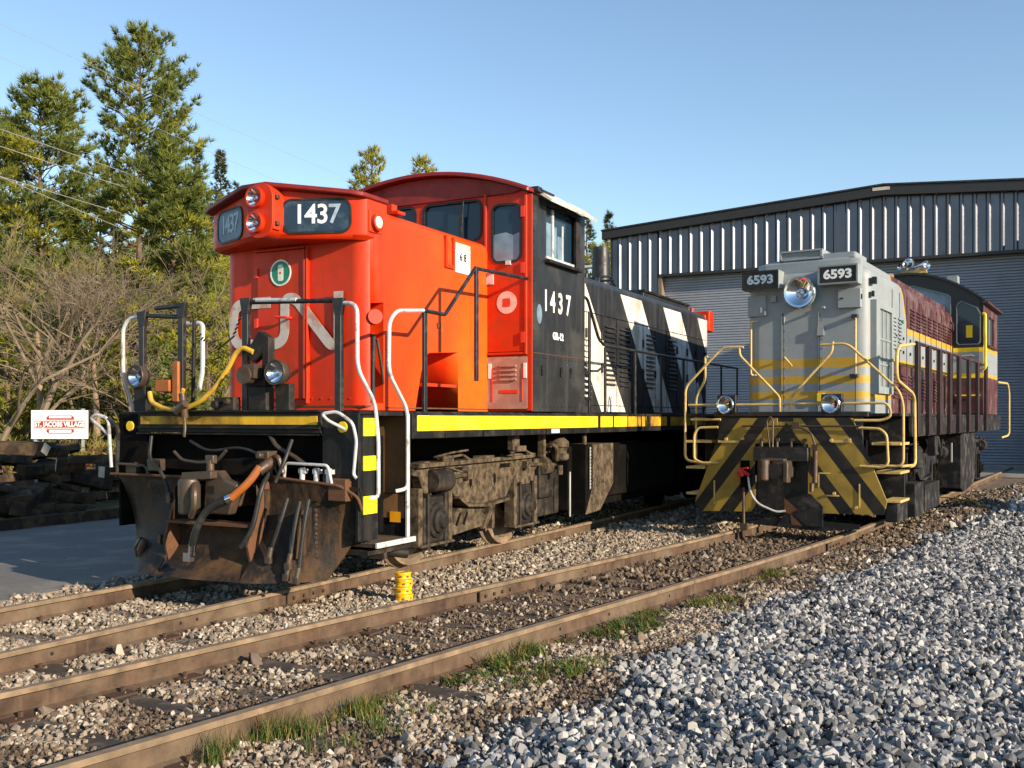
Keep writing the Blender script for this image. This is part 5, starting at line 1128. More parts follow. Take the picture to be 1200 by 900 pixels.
c = s.mix(sp.outputs[0], s.mix(sp.outputs[1], tan, dirt), blue); c = s.mix(sp.outputs[2], c, brush)
s.L(c, s.b.inputs['Base Color']); s.b.inputs['Roughness'].default_value = .95
hb_ = s.math('ADD', vor.outputs['Distance'], s.math('MULTIPLY', s.noise(60, 4), .5)); s.bump(hb_, .9, .02)
me.materials.append(s.m)
go = bpy.data.objects.new('ground', me); COL.objects.link(go); tag(go, kind='structure')
# ---- paved path on the left
pp = [toW(LA, x, y, 0) for x, y in ((-1.95, -12), (-1.95, 0), (-2.0, 4), (-2.1, 26), (-7.0, 26), (-7.15, 12), (-7.2, 4), (-7.2, -12))]
g = MB(); top = [(v.x, v.y) for v in pp]
g.prism(top, ((0, 0, -.20), (1, 0, 0), (0, 1, 0)), 0, .055)
pv = g.build('paved_path', pm('old asphalt', (.145, .135, .12), .9, dirt=(.27, .235, .19), damt=.7, dscale=1.2, var=.25, vscale=40, bump=.5, bscale=150), None, smooth=False)
tag(pv, kind='structure')

# ---- loose stones (instanced)
def stone_mesh(seed, flat=.75):
    r = np.random.default_rng(seed); bm = bmesh.new()
    for _ in range(13):
        v = r.normal(size=3); v /= np.linalg.norm(v); v *= r.uniform(.8, 1.1); bm.verts.new((v[0] * r.uniform(.8, 1.1), v[1] * .85, v[2] * flat))
    bmesh.ops.convex_hull(bm, input=bm.verts[:])
    me_ = bpy.data.meshes.new('stone'); bm.to_mesh(me_); bm.free(); return me_
def scatter(name, X, Y, Z, S, mat, seed, nvar=7):
    coll = bpy.data.collections.new(name + '_kinds')
    for k in range(nvar):
        o = bpy.data.objects.new('stone', stone_mesh(seed + k)); o.data.materials.append(mat); coll.objects.link(o)
    n = len(X); me_ = bpy.data.meshes.new(name); me_.vertices.add(n)
    me_.vertices.foreach_set('co', np.stack([X, Y, Z], 1).astype(np.float32).ravel())
    a = me_.attributes.new('rot', 'FLOAT_VECTOR', 'POINT'); a.data.foreach_set('vector', RNG.uniform(0, 6.28, n * 3).astype(np.float32))
    a = me_.attributes.new('scl', 'FLOAT', 'POINT'); a.data.foreach_set('value', S.astype(np.float32))
    o = bpy.data.objects.new(name, me_); COL.objects.link(o)
    ng = bpy.data.node_groups.new(name, 'GeometryNodeTree')
    ng.interface.new_socket('Geometry', in_out='INPUT', socket_type='NodeSocketGeometry'); ng.interface.new_socket('Geometry', in_out='OUTPUT', socket_type='NodeSocketGeometry')
    gi = ng.nodes.new('NodeGroupInput'); gout = ng.nodes.new('NodeGroupOutput')
    ip = ng.nodes.new('GeometryNodeInstanceOnPoints'); ci = ng.nodes.new('GeometryNodeCollectionInfo'); ci.inputs[0].default_value = coll; ci.inputs['Separate Children'].default_value = True; ci.inputs['Reset Children'].default_value = True
    ra_ = ng.nodes.new('GeometryNodeInputNamedAttribute'); ra_.data_type = 'FLOAT_VECTOR'; ra_.inputs[0].default_value = 'rot'
    sa = ng.nodes.new('GeometryNodeInputNamedAttribute'); sa.data_type = 'FLOAT'; sa.inputs[0].default_value = 'scl'
    m2p = ng.nodes.new('GeometryNodeMeshToPoints')
    ng.links.new(gi.outputs[0], m2p.inputs[0]); ng.links.new(m2p.outputs[0], ip.inputs['Points']); ng.links.new(ci.outputs[0], ip.inputs['Instance']); ip.inputs['Pick Instance'].default_value = True
    ng.links.new(ra_.outputs[0], ip.inputs['Rotation']); ng.links.new(sa.outputs[0], ip.inputs['Scale']); ng.links.new(ip.outputs[0], gout.inputs[0])
    md = o.modifiers.new('scatter', 'NODES'); md.node_group = ng
    return tag(o, kind='stuff')
def sample(n, y0, y1, power=1.0):
    """points in the visible wedge, in world coordinates"""
    t = RNG.uniform(0, 1, n); Y = np.sqrt(y0 ** 2 + t * (y1 ** 2 - y0 ** 2)); X = RNG.uniform(-.56, .56, n) * Y
    return X, Y
def near_rail(p, q, a, b, w=.085):
    d1 = np.minimum(np.abs(a - np.array(c1(b)) - G1), np.abs(a - np.array(c1(b)) + G1))
    d2 = np.minimum(np.abs(p - np.array(c2(q)) - G2), np.abs(p - np.array(c2(q)) + G2))
    return (np.minimum(d1, d2) < w)
def on_tie(a, b, p, q):
    r = np.zeros(a.shape, bool)
    for y in tieys1: r |= (np.abs(b - y) < .11) & (np.abs(a - np.array(c1(b))) < 1.2) & (b < 1.6)
    for y in tieys2: r |= (np.abs(q - y) < .11) & (np.abs(p - np.array(c2(q))) < 1.1) & (q < -4.5)
    return r
def dens(Y0, Y1, per): return int(per * .56 * (Y1 ** 2 - Y0 ** 2))
def layer(name, y0, y1, per, size, mat, seed, keep, sink=.25, spread=.35, lift=.45):
    JIT[0] = .10; n = dens(y0, y1, per); X, Y = sample(n, y0, y1)
    a, b, p, q, bl, bt, xc, ed = zone(X, Y)
    k = keep(a, b, p, q, bl, bt, xc, ed, X, Y)
    X, Y, a, b, p, q = X[k], Y[k], a[k], b[k], p[k], q[k]
    S = size * RNG.lognormal(0, spread, len(X)); S = np.clip(S, size * .45, size * 2.2)
    Z = terr(X, Y) + S * (1 - sink) * .55 + RNG.uniform(0, size * lift, len(X))
    return scatter(name, X, Y, Z, S, M[mat], seed)
kb = lambda a, b, p, q, bl, bt, xc, ed, X, Y: bl & (b < 24) & ~((a > ed + 6) & (X > .56 * Y))
layer('crushed_gravel', 4.6, 9, 1600, .0195, 'stoneblue', 100, kb, sink=.0, spread=.48, lift=1.7)
layer('crushed_gravel', 9, 15, 1100, .0245, 'stoneblue', 120, kb, spread=.45, lift=1.8)
layer('crushed_gravel', 15, 26, 330, .042, 'stoneblue', 140, kb, spread=.45, lift=1.5)
def kt(a, b, p, q, bl, bt, xc, ed, X, Y):
    r = ~bl & ~near_rail(p, q, a, b) & (a > -1.98 + .12 * und(X, Y, 5)) & (b < 26)
    t = on_tie(a, b, p, q); rnd = RNG.uniform(0, 1, len(a))
    dirty = (bt & ((q > -9.0 + und(X, Y, 2)) | (und(X, Y, 3.1) > .0))) | ((p > xc + G2) & (und(X, Y, 2.4) > .05))
    d2 = bt & (q > -8.5)
    tcov = np.clip(.80 + .6 * und(X, Y, 3.3), .25, .98)
    return r & ~(t & (rnd < tcov)) & ~(dirty & (rnd < .93)) & ~((a > 1.6) & (b > 8) & (rnd < .4))
# fines and grit among the grey stones
layer('gravel_fines', 4.6, 9, 900, .009, 'stoneblue', 160, kb, spread=.4)
layer('track_ballast', 4.6, 9.5, 2100, .0165, 'stonetan', 200, kt)
layer('track_ballast', 9.5, 15, 900, .022, 'stonetan', 220, kt)
layer('track_ballast', 15, 24, 260, .032, 'stonetan', 240, kt)
def kd(a, b, p, q, bl, bt, xc, ed, X, Y):
    return ~bl & ~near_rail(p, q, a, b) & (a > .9) & ~on_tie(a, b, p, q) & (b < 24) & ((p > xc - G2))
layer('dirty_ballast', 4.6, 10, 1500, .013, 'stonedirt', 300, kd)
layer('dirty_ballast', 10, 24, 420, .026, 'stonedirt', 320, kd)
layer('pale_cobbles', 5, 16, 3.0, .035, 'stonetan', 400, lambda a, b, p, q, bl, bt, xc, ed, X, Y: ~bl & ~near_rail(p, q, a, b, .12) & (a > -1.4), sink=.3)
# ---- grass and weeds along the nearest rail
def world_at(u, v, z=-.18):
    Y = (1.6 - z) * 1167 / (v - 490); return (u - 600) / 1167 * Y, Y
gv = []; gf = []
def blade_at(x, y, z, h, lean, az, w):
    k = len(gv); dx, dy = math.cos(az), math.sin(az); px, py = -dy * w, dx * w
    gv.extend([(x - px, y - py, z), (x + px, y + py, z), (x + dx * lean * .35 * h + px * .7, y + dy * lean * .35 * h + py * .7, z + h * .6), (x + dx * lean * .35 * h - px * .7, y + dy * lean * .35 * h - py * .7, z + h * .6), (x + dx * lean * h, y + dy * lean * h, z + h)])
    gf.extend([(k, k + 1, k + 2, k + 3), (k + 3, k + 2, k + 4)])
CL = [(338, 868, 380, .12, .14, 1.0), (252, 890, 260, .08, .14, 1), (420, 842, 320, .10, .12, 1), (445, 855, 220, .2, .10, 1), (598, 778, 420, .13, .15, 0), (575, 795, 300, .15, .09, 0), (520, 800, 420, .22, .08, 0), (642, 758, 260, .09, .10, 0), (682, 785, 300, .15, .08, 0), (600, 807, 260, .14, .08, 0), (735, 730, 500, .16, .12, 0), (752, 743, 450, .16, .10, 0), (818, 714, 400, .16, .10, 0), (895, 676, 500, .14, .13, 0), (870, 684, 350, .2, .09, 0), (460, 818, 150, .16, .05, 0), (545, 770, 100, .1, .08, 0), (700, 745, 200, .12, .07, 0), (775, 722, 200, .10, .07, 0), (838, 703, 160, .10, .06, 0), (655, 790, 260, .10, .08, 0)]
for u, v, n, sp_, h, tall in CL:
    cx, cy = world_at(u, v)
    sub = [(random.gauss(0, sp_), random.gauss(0, sp_ * .7)) for _ in range(9)]
    for _ in range(int(n * 1.3)):
        s0_ = random.choice(sub); dx = s0_[0] + random.gauss(0, .035); dy = s0_[1] + random.gauss(0, .035); x, y = cx + dx * LA[3].x * 1.2 + dy * LA[2].x, cy + dx * LA[3].y * 1.2 + dy * LA[2].y
        z = float(terr(np.array(x), np.array(y))) - .005
        p, q = fromW(LB, x, y)
        if abs(p - float(c2(q)) - G2) < .09 or p < float(c2(q)) + G2: continue
        hh = h * random.uniform(.5, 1.25)
        if tall: blade_at(x, y, z, hh, random.uniform(.1, .9), random.uniform(0, 6.28), .0022 * random.uniform(.8, 1.6))
        else: blade_at(x, y, z, hh * .7, random.uniform(.4, 1.6), random.uniform(0, 6.28), .0065 * random.uniform(.7, 1.5))
me = bpy.data.meshes.new('grass'); me.from_pydata(gv, [], gf); me.materials.append(M['grass']); me.materials.append(M['dryleaf']); me.polygons.foreach_set('material_index', np.repeat((RNG.uniform(0, 1, len(gf) // 2) < .22).astype(np.int32), 2)); o = bpy.data.objects.new('grass', me); COL.objects.link(o); tag(o, kind='stuff')
gv = []; gf = []
for _ in range(2600):                                       # dry stems and litter along the edge of the dirt
    y = random.uniform(-5.5, 14); x = float(c2(y * 0)) ; q = random.uniform(-11.5, 6); p = float(c2(q)) + G2 + .1 + abs(random.gauss(0, .35))
    w = toW(LB, p, q); z = float(terr(np.array(w.x), np.array(w.y)))
    blade_at(w.x, w.y, z + .004, random.uniform(.01, .04), random.uniform(1, 3.2), random.uniform(0, 6.28), .0025)
me = bpy.data.meshes.new('dry_litter'); me.from_pydata(gv, [], gf); me.materials.append(M['dryleaf']); o = bpy.data.objects.new('dry_litter', me); COL.objects.link(o); tag(o, kind='stuff')

# ================================================================== BUILDING
bw = empty('metal_shed', toW(LA, 0, 28.65), LA[1], 'large dark ribbed metal shed with two tall roller doors', 'shed')
W0, W1, RID, EZ, RZ, DH = -7.85, 12.55, 2.35, 8.84, 9.50, 7.05     # in shed coordinates x = lateral from track one centre
def roofz(x): return RZ - (RZ - EZ) * abs(x - RID) / (RID - W0) if x < RID else RZ - (RZ - EZ) * (x - RID) / (W1 - RID)
D1 = (-5.85, -.55); D2 = (.75, 7.75)
def clad(m, x0, x1, zb, zt=None, step=.41):
    xs_ = []; x = W0 + .05
    pts = []
    while x < W1:
        for dx, dy in ((0, 0), (.235, 0), (.285, -.055), (.345, -.055), (.395, 0)):
            pts.append((x + dx, dy))
        x += step
    pts = [p for p in pts if x0 <= p[0] <= x1]
    pts = [(x0, 0)] + pts + [(x1, 0)]
    k0 = len(m.v); vs = []; fs = []
    for (x, y) in pts:
        z1 = zt if zt is not None else roofz(x) - .02
        vs += [(x, y, zb), (x, y, z1)]
    for i in range(len(pts) - 1): fs.append((2 * i, 2 * i + 2, 2 * i + 3, 2 * i + 1))
    m.add(vs, fs)
wl = obj('front_wall', M['cladding'], bw, lambda m: (clad(m, W0, D1[0], -.2), clad(m, D1[0], D1[1], DH), clad(m, D1[1], D2[0], -.2), clad(m, D2[0], D2[1], DH), clad(m, D2[1], W1, -.2)), smooth=False)
obj('wall_backing', M['trim'], bw, lambda m: m.prism([(W0 + .02, DH + .02), (W1 - .02, DH + .02), (W1 - .02, EZ - .05), (RID, RZ - .05), (W0 + .02, EZ - .05)], FRONT(.10), -.05, 0))
obj('side_wall', M['cladding'], bw, lambda m: (m.box(W0, W0 + .1, .0, 30, -.2, EZ), m.box(W1 - .1, W1, 0, 30, -.2, EZ)))
obj('rear_wall', M['cladding'], bw, lambda m: m.box(W0, W1, 30, 30.1, -.2, EZ))
obj('roof', M['roofsheet'], bw, lambda m: m.prism([(W0 - .25, EZ - .02), (RID, RZ + .02), (W1 + .25, EZ - .02), (W1 + .25, EZ + .10), (RID, RZ + .14), (W0 - .25, EZ + .10)], FRONT(-.12), -30.3, 0))
obj('fascia', M['trim'], bw, lambda m: m.prism([(W0 - .28, EZ - .20), (RID, RZ - .18), (W1 + .28, EZ - .20), (W1 + .28, EZ + .13), (RID, RZ + .17), (W0 - .28, EZ + .13)], FRONT(-.12), 0, .14), bevel=.02)
obj('fascia_edge', M['rail_black'], bw, lambda m: m.prism([(W0 - .30, EZ + .13), (RID, RZ + .17), (W1 + .3, EZ + .13), (W1 + .3, EZ + .19), (RID, RZ + .23), (W0 - .3, EZ + .19)], FRONT(-.10), 0, .20))
obj('ridge_badge', M['greylogo'], bw, lambda m: m.box(RID - .34, RID + .22, -.275, -.262, RZ + .0, RZ + .11))
for a, b in (D1, D2):
    dd = empty('roller_door', ((a + b) / 2, 0, 0)); dd.parent = bw
    def slats(m, a=a, b=b):
        z = -.05; cx = (a + b) / 2
        while z < DH - .03:
            m.prism([(0.36, z), (.325, z + .02), (.325, z + .075), (.36, z + .095), (.40, z + .095), (.40, z)], ((a - cx + .12, 0, 0), (0, 1, 0), (0, 0, 1)), 0, b - a - .24); z += .098
    obj('slat_curtain', M['rolldoor'], dd, slats, smooth=False)
    obj('jamb', M['jamb'], dd, lambda m: (m.box(a - (a + b) / 2 - .0, a - (a + b) / 2 + .12, -.03, .42, -.1, DH), m.box(b - (a + b) / 2 - .12, b - (a + b) / 2, -.03, .42, -.1, DH)), smooth=False)
    obj('head', M['trim'], dd, lambda m: m.box(a - (a + b) / 2, b - (a + b) / 2, -.07, .44, DH, DH + .10))
obj('door_sill', M['concrete'], bw, lambda m: m.box(W0, W1, -.3, .5, -.2, .0))
obj('unseen_shade_annex', M['cladding'], bw, lambda m: (m.box(7.98, 16.5, -4.2, -.06, -.2, 7.8), m.box(7.95, 16.6, -4.3, -.06, 7.8, 7.95)), smooth=False)  # block added out of view to throw shade on the right roller door
g = MB(); g.prism([(-3.2, 24.6), (13, 24.6), (13, 28.4), (-3.2, 28.4)], ((LA[0].x, LA[0].y, -.15), LA[2], LA[3]), 0, .11)
ap = g.build('concrete_apron', M['concrete'], None, smooth=False); tag(ap, kind='structure')

# ================================================================== SMALL THINGS
# stack of yellow rings beside the third rail
sx_, sy_ = world_at(473, 705, -.16)
rs = empty('stacked_rings', (sx_, sy_, -.165), .3, 'short stack of yellow perforated plastic rings standing in the ballast between the tracks', 'ring stack')
for k in range(4):
    m = MB(); r = .088 - .003 * k; m.lathe((.004 * (-1) ** k, .003 * k, .012 + k * .070), (.02 * (-1) ** k, .01, 1), [(r * .42, 0), (r, 0), (r * 1.03, .01), (r * .96, .02), (r * .96, .045), (r * 1.03, .056), (r, .066), (r * .55, .068), (r * .42, .05)], 26)
    ring_ = m.build('ring', M['stake'], rs)
    for q in range(7):
        h = MB(); a = q * .9 + k * .5; c_ = Vector((math.cos(a), math.sin(a), 0)); p = c_ * r * .93 + Vector((0, 0, .045 + k * .07)); h.cyl(p, p + c_ * .009, .010, n=8)
        h.build('slot', M['brown'], ring_)
m = MB(); m.lathe((0, 0, .27), (0, 0, 1), [(.04, .018), (.02, .02), (.02, .002), (.04, .0)], 16); m.box(.028, .062, -.02, .014, .284, .288); m.build('cap_hole', M['brown'], rs)
# thin yellow pipe stub poking from the berm
px_, py_ = world_at(1152, 594, 0.02)
m = MB(); m.tube([(px_ - .75, py_ + 1.9, .10), (px_ - .3, py_ + .8, .12), (px_ - .05, py_ + .15, .10), (px_, py_, -.05)], [.008, .01, .018, .03], 8, rad=.1)
tag(m.build('yellow_pipe', M['hoseyel'], None), 'thin yellow pipe running out of the brown berm beside the grey gravel', 'pipe')
# sign
sg_ = empty('village_sign', (-10.9, 24.0, 0), R(8), 'white village sign with a brick red name band, on posts behind the timber pile', 'sign')
m = MB(); m.box(-.65, .65, -.02, .02, 1.10, 1.79); pn = m.build('sign_panel', M['signwhite'], sg_, bevel=.004)
m = MB(); m.box(.49, .56, .02, .08, -.6, 1.83); m.build('post', M['pole'], sg_)
m = MB(); m.box(-.60, -.53, .02, .08, -.6, 1.5); m.build('post', M['pole'], sg_)
m = MB(); m.prism(rrect(-.58, .58, 1.35, 1.545, .035), FRONT(-.02), 0, .004); m.build('name_band', M['signred'], sg_)
m = MB(); ringframe(m, rrect(-.565, .565, 1.362, 1.533, .03), rrect(-.557, .557, 1.370, 1.525, .025), FRONT(-.024), 0, .002); m.build('band_line', M['signwhite'], sg_)
m = MB(); m.prism([(-.30, 1.56), (.33, 1.56), (.33, 1.62), (.27, 1.675), (-.24, 1.675), (-.30, 1.62)], FRONT(-.02), 0, .003); m.prism([(-.30, 1.335), (-.30, 1.27), (-.24, 1.225), (.27, 1.225), (.33, 1.27), (.33, 1.335)], FRONT(-.02), 0, .003); m.build('ornament', M['signred'], sg_)
m = MB(); m.prism(rrect(-.24, .27, 1.60, 1.66, .01), FRONT(-.023), 0, .002); m.prism(rrect(-.24, .27, 1.245, 1.315, .01), FRONT(-.023), 0, .002); m.build('ornament_strip', M['signwhite'], sg_)
text('lettering', 'ST. JACOBS VILLAGE', .158, M['signwhite'], sg_, FRONT(-.024), (0, 1.447), bold=.006, sx=.80, d=.004)
# old timbers in the shade on the left
tim = []
def timber(x, y, z, L_, w, h, rz, rx=0, ry=0, mt='wood', lab=None, pale=False):
    m = MB(); n = 5; rg = []
    for i in range(n):
        t = -L_ / 2 + L_ * i / (n - 1); j = lambda: random.uniform(-.012, .012)
        rg.append([(t, -w / 2 + j(), -h / 2 + j()), (t, w / 2 + j(), -h / 2 + j()), (t, w / 2 + j(), h / 2 + j()), (t, -w / 2 + j(), h / 2 + j())])
    m.loft(rg)
    o = m.build('old_timber', M[mt], None, bevel=.012)
    if pale: o.data.materials.append(M['woodend']); 
    for p in o.data.polygons:
        if pale and abs(p.normal.x) > .9: p.material_index = 1
    o.location = (x, y, z); o.rotation_euler = (rx, ry, rz)
    return tag(o, lab or 'dark square timber lying in the shaded pile beyond the paved path', 'timber', 'old timbers in the pile')
random.seed(31)
for layer_ in range(5):
    for i in range(9):
        a = -8.3 - i * .48 + random.uniform(-.2, .2) - layer_ * .12; y = 2.6 + random.uniform(0, 4.2)
        if layer_ > 2 and i < 3: continue
        if layer_ == 4 and i < 5: continue
        w = toW(LA, a, y); zz = -.02 + layer_ * .21 + random.uniform(-.03, .03)
        timber(w.x, w.y, zz, random.uniform(.7, 2.3), random.uniform(.18, .27), random.uniform(.16, .24), LA[1] + random.choice((1.2, 1.5, 1.8, .9, .5)) + random.uniform(-.5, .5), random.uniform(-.5, .5), random.uniform(-.22, .22), pale=(layer_ + i) % 3 == 0)
timber(-9.95, 18.9, 1.05, 2.6, .26, .24, .05, .1, .04, lab='sunlit brown timber on top of the pile at the left edge', pale=True)
timber(-8.62, 18.8, .98, .45, .22, .2, 1.1, .4, .2, lab='short sunlit timber with a pale sawn end on top of the pile', pale=True)
timber(-8.25, 18.6, .72, .5, .24, .24, .5, .2, .1, lab='short block with a pale rounded end below the topmost timber', pale=True)
timber(-7.6, 18.5, .84, 1.2, .2, .14, .2, .1, 0, lab='flat sunlit plank end on the right part of the timber pile')
timber(-7.0, 18.0, .62, .9, .22, .2, .9, .1, .05, lab='grey timber with a pale end at the right end of the pile', pale=True)
# rusty rail lengths stored behind
def rustbar(x, y, z, L_, rz, lab, h=.16):
    m = MB(); m.box(-L_ / 2, L_ / 2, -.07, .07, 0, .03); m.box(-L_ / 2, L_ / 2, -.02, .02, .03, h - .04); m.box(-L_ / 2, L_ / 2, -.04, .04, h - .04, h)
    o = m.build('stored_rail', M['rust'], None, bevel=.006); o.location = (x, y, z); o.rotation_euler = (0, 0, rz); tag(o, lab, 'rail')
rustbar(-9.2, 23.2, .34, 5.5, .02, 'length of rusty rail lying on the ground behind the plow, lower one', .2)
rustbar(-9.9, 24.4, .72, 1.6, .0, 'short rusty rail lying higher on the bank right of the sign post', .13)
m = MB()
for k in range(30): pass
m.sweep([toW(LA, -7.6, y, -.03) for y in np.arange(-6, 20, 1.0)], [(-.09, -.15), (.09, -.15), (.09, .03), (-.09, .03)])
tag(m.build('timber_kerb', M['wood'], None), 'long low dark timber kerb along the far edge of the paved path', 'kerb')
# ================================================================== OVERHEAD CABLES
def ptd(u, v, Y): return Vector(((u - 600) / 1167 * Y, Y, 1.6 + (490 - v) * Y / 1167))
upole = empty('utility_pole', (-7.8, 60, 0), 0, 'wooden utility pole standing far behind the red locomotive', 'utility pole')
CB = [((0, 28), (300, 165), 'faint overhead cable, highest of the bundle, crossing the tall pine top'), ((0, 66), (300, 203), 'faint overhead cable second from the top of the bundle'), ((0, 150.6), (256, 238.6), 'overhead cable third from the top, crossing the two tall pines'), ((0, 170.7), (240, 249), 'overhead cable just under the third one from the top'), ((0, 206), (200, 266), 'overhead cable second from the bottom of the bundle'), ((60, 232), (256, 315), 'lowest overhead cable, ending behind the red nose')]
for i, ((u0, v0), (u1, v1), lb) in enumerate(CB):
    sl_ = (v1 - v0) / (u1 - u0)
    A0 = ptd(-120, v0 + sl_ * (-120 - u0), 27); B0 = ptd(450, min(v0 + sl_ * (450 - u0) * .97, 480), 60)
    pts = []
    # straight in the picture needs 1/Y linear in u; both ends fixed, slight sag
    for k in range(25):
        t = k / 24; p = A0.lerp(B0, t); p.z -= .12 * math.sin(math.pi * t); pts.append(p)
    m = MB(); m.tube(pts, .011 if i > 1 else .007, 5)
    tag(m.build('power_cable', M['cable'], None), lb, 'cable', 'overhead power cables')
m = MB(); m.cyl((0, 0, -.5), (0, 0, 14.6), .16, .11, 12); m.build('pole_shaft', M['bark'], upole)
m = MB(); m.box(-1.2, 1.2, -.06, .06, 14.0, 14.15); m.box(-1.0, 1.0, -.06, .06, 12.3, 12.45); m.build('cross_arm', M['bark'], upole)

# ================================================================== TREES
def needles(V, F, p, d, n, ln, w, rg):
    """one tuft of thin needles fanning out from p along d"""
    for _ in range(int(n * 1.35)):
        q = (d + Vector((rg.gauss(0, .55), rg.gauss(0, .55), rg.gauss(0, .45)))).normalized()
        s = q.cross(Vector((rg.gauss(0, 1), rg.gauss(0, 1), rg.gauss(0, 1)))).normalized() * w * .72
        k = len(V); L_ = ln * rg.uniform(.6, 1.2)
        V.append(tuple(p + s)); V.append(tuple(p - s)); V.append(tuple(p + q * L_)); F.append((k, k + 1, k + 2))
def conifer(name, x, y, H, r0, prof, mat, label, cat, seed, z0=0.0, dens=1.0, tuft=9, ln=.34, w=.028, up=.25, trunk_r=.22, bare=.0, group=None, branch_mat=None, start=.12, nb=90, gap=.12, mat2=None):
    rg = random.Random(seed); root = empty(name, (x, y, z0), rg.uniform(0, 6), label, cat, group)
    V, F, MI = [], [], []; bm_ = MB()
    pts = []; bx = by = 0
    for k in range(9):
        t = k / 8; pts.append((bx, by, -.3 + (H + .1) * t)); bx += rg.gauss(0, .05) * H / 15; by += rg.gauss(0, .05) * H / 15
    tk = MB(); tk.tube(pts, [trunk_r * (1 - t * .93) for t in np.linspace(0, 1, 9)], 8); tk.build('trunk', M['bark'], root)
    def axis(z):
        t = min(max((z + .3) / (H + .1), 0), .999) * 8; k = int(t); return Vector(pts[k]).lerp(Vector(pts[k + 1]), t - k)
    whorls = int(nb)
    for i in range(whorls):
        t = start + (1 - start) * (i + rg.random()) / whorls; z = H * t
        if rg.random() < gap * (1 - t): continue
        R_ = r0 * np.interp(t, [a for a, b in prof], [b for a, b in prof]) * rg.uniform(.55, 1.15)
        az = rg.uniform(0, 6.283); base = axis(z)
        rise = up * (t * 1.2) + rg.uniform(-.1, .12)
        d = Vector((math.cos(az), math.sin(az), rise)).normalized()
        tip = base + d * R_ + Vector((0, 0, .12 * R_ * rg.random()))
        bm_.tube([base, base.lerp(tip, .55) + Vector((0, 0, -.04 * R_)), tip], [.035 * (1.2 - t) * H / 12 + .006, .02, .006], 4)
        m_ = max(3, int(R_ * 6.5 * dens)); alt = int(rg.random() < 1.05 - 1.3 * t) if mat2 else 0  # lower branches oftener take mat2, sunlit yellow put into the colour
        for j in range(m_):
            f = rg.uniform(.28 + bare, 1.0) ** .8
            p = base.lerp(tip, f) + Vector((0, 0, -.04 * R_ * math.sin(f * 3.1)))
            sidev = Vector((-d.y, d.x, 0)) * rg.gauss(0, .22 * R_ * (1.15 - f * .6)); p = p + sidev + Vector((0, 0, rg.gauss(.02, .08)))
            dd = (d * .6 + sidev * 1.2 + Vector((0, 0, up + .25))).normalized()
            needles(V, F, p, dd, tuft, ln, w, rg); MI += [alt] * (len(F) - len(MI))
    for _ in range(int(6 * dens)):
        needles(V, F, axis(H * rg.uniform(.97, 1.0)), Vector((rg.gauss(0, .3), rg.gauss(0, .3), 1)), tuft, ln, w, rg); MI += [0] * (len(F) - len(MI))
    me_ = bpy.data.meshes.new('crown'); me_.from_pydata(V, [], F); me_.materials.append(M[mat]); me_.materials.append(M[mat2 or mat])
    me_.polygons.foreach_set('material_index', np.array(MI, np.int32))
    o = bpy.data.objects.new('crown', me_); COL.objects.link(o); o.parent = root
    bm_.build('limbs', M[branch_mat or 'bark'], root, smooth=False)
    return root
PROF_WP = [(0, .35), (.12, .95), (.3, .80), (.42, .80), (.55, .98), (.64, 1.08), (.75, .95), (.85, .88), (.93, .62), (1, .15)]
PROF_SP = [(0, 1), (.2, .95), (.5, .6), (.8, .27), (1, .04)]
PROF_RP = [(0, .7), (.2, 1), (.5, 1), (.8, .8), (.93, .5), (1, .15)]
GT = 'trees behind the timber pile and the red locomotive'
def wx(u, Y): return (u - 600) / 1167 * Y
def hz(v, Y): return 1.6 + (490 - v) * Y / 1167
T = conifer
T('white_pine', wx(163, 42), 42, hz(42, 42), 2.9, PROF_WP, 'pine', 'tallest pine with a dense dark green top, left of the red locomotive', 'pine tree', 1, group=GT, dens=1.5, nb=240, tuft=13, ln=.32, w=.032, up=.65, gap=.85, mat2='pineyel')
T('pine_tree', wx(45, 38), 38, hz(100, 38), 3.0, PROF_RP, 'pine', 'bushy yellow green pine at the left edge of the photo', 'pine tree', 2, group=GT, dens=1.7, nb=230, tuft=13, ln=.32, w=.032, up=.5, gap=.45, mat2='pineyel')
T('pine_tree', wx(-25, 36), 36, hz(150, 36), 2.4, PROF_RP, 'pine', 'pine cut off by the left edge of the photo', 'pine tree', 12, group=GT, dens=1.2, nb=110, tuft=11, up=.45)
T('pine_tree', wx(205, 37), 37, hz(172, 37), 2.1, PROF_RP, 'pine', 'bright yellow green pine just left of the red number box', 'pine tree', 3, group=GT, dens=1.6, nb=170, tuft=12, w=.034, ln=.36, up=.4, mat2='pineyel')
T('spruce_tree', wx(232, 50), 50, hz(168, 50), 2.7, PROF_SP, 'spruce', 'dark pointed spruce, left one of the pair near the red number box', 'spruce tree', 4, group=GT, dens=1.3, nb=260, tuft=9, ln=.26, w=.036, up=.05)
T('spruce_tree', wx(258, 50), 50, hz(176, 50), 2.6, PROF_SP, 'spruce', 'dark pointed spruce, right one of the pair near the red number box', 'spruce tree', 5, group=GT, dens=1.3, nb=260, tuft=9, ln=.26, w=.036, up=.05)
T('spruce_tree', wx(283, 52), 52, hz(212, 52), 2.2, PROF_SP, 'spruce', 'small spruce tip peeking over the red number box', 'spruce tree', 6, group=GT, nb=90, tuft=8, ln=.22, w=.03, up=.05)
T('pine_tree', wx(120, 48), 48, hz(215, 48), 2.6, PROF_RP, 'pineyel', 'lower yellow green pine under the tallest pine', 'pine tree', 7, group=GT, nb=170, tuft=12, w=.034, ln=.36, up=.4, mat2='pineyel')
T('pine_tree', wx(235, 44), 44, hz(285, 44), 2.2, PROF_RP, 'pineyel', 'low yellow green pine against the left side of the red nose', 'pine tree', 13, group=GT, nb=180, tuft=12, w=.034, ln=.36, up=.4)
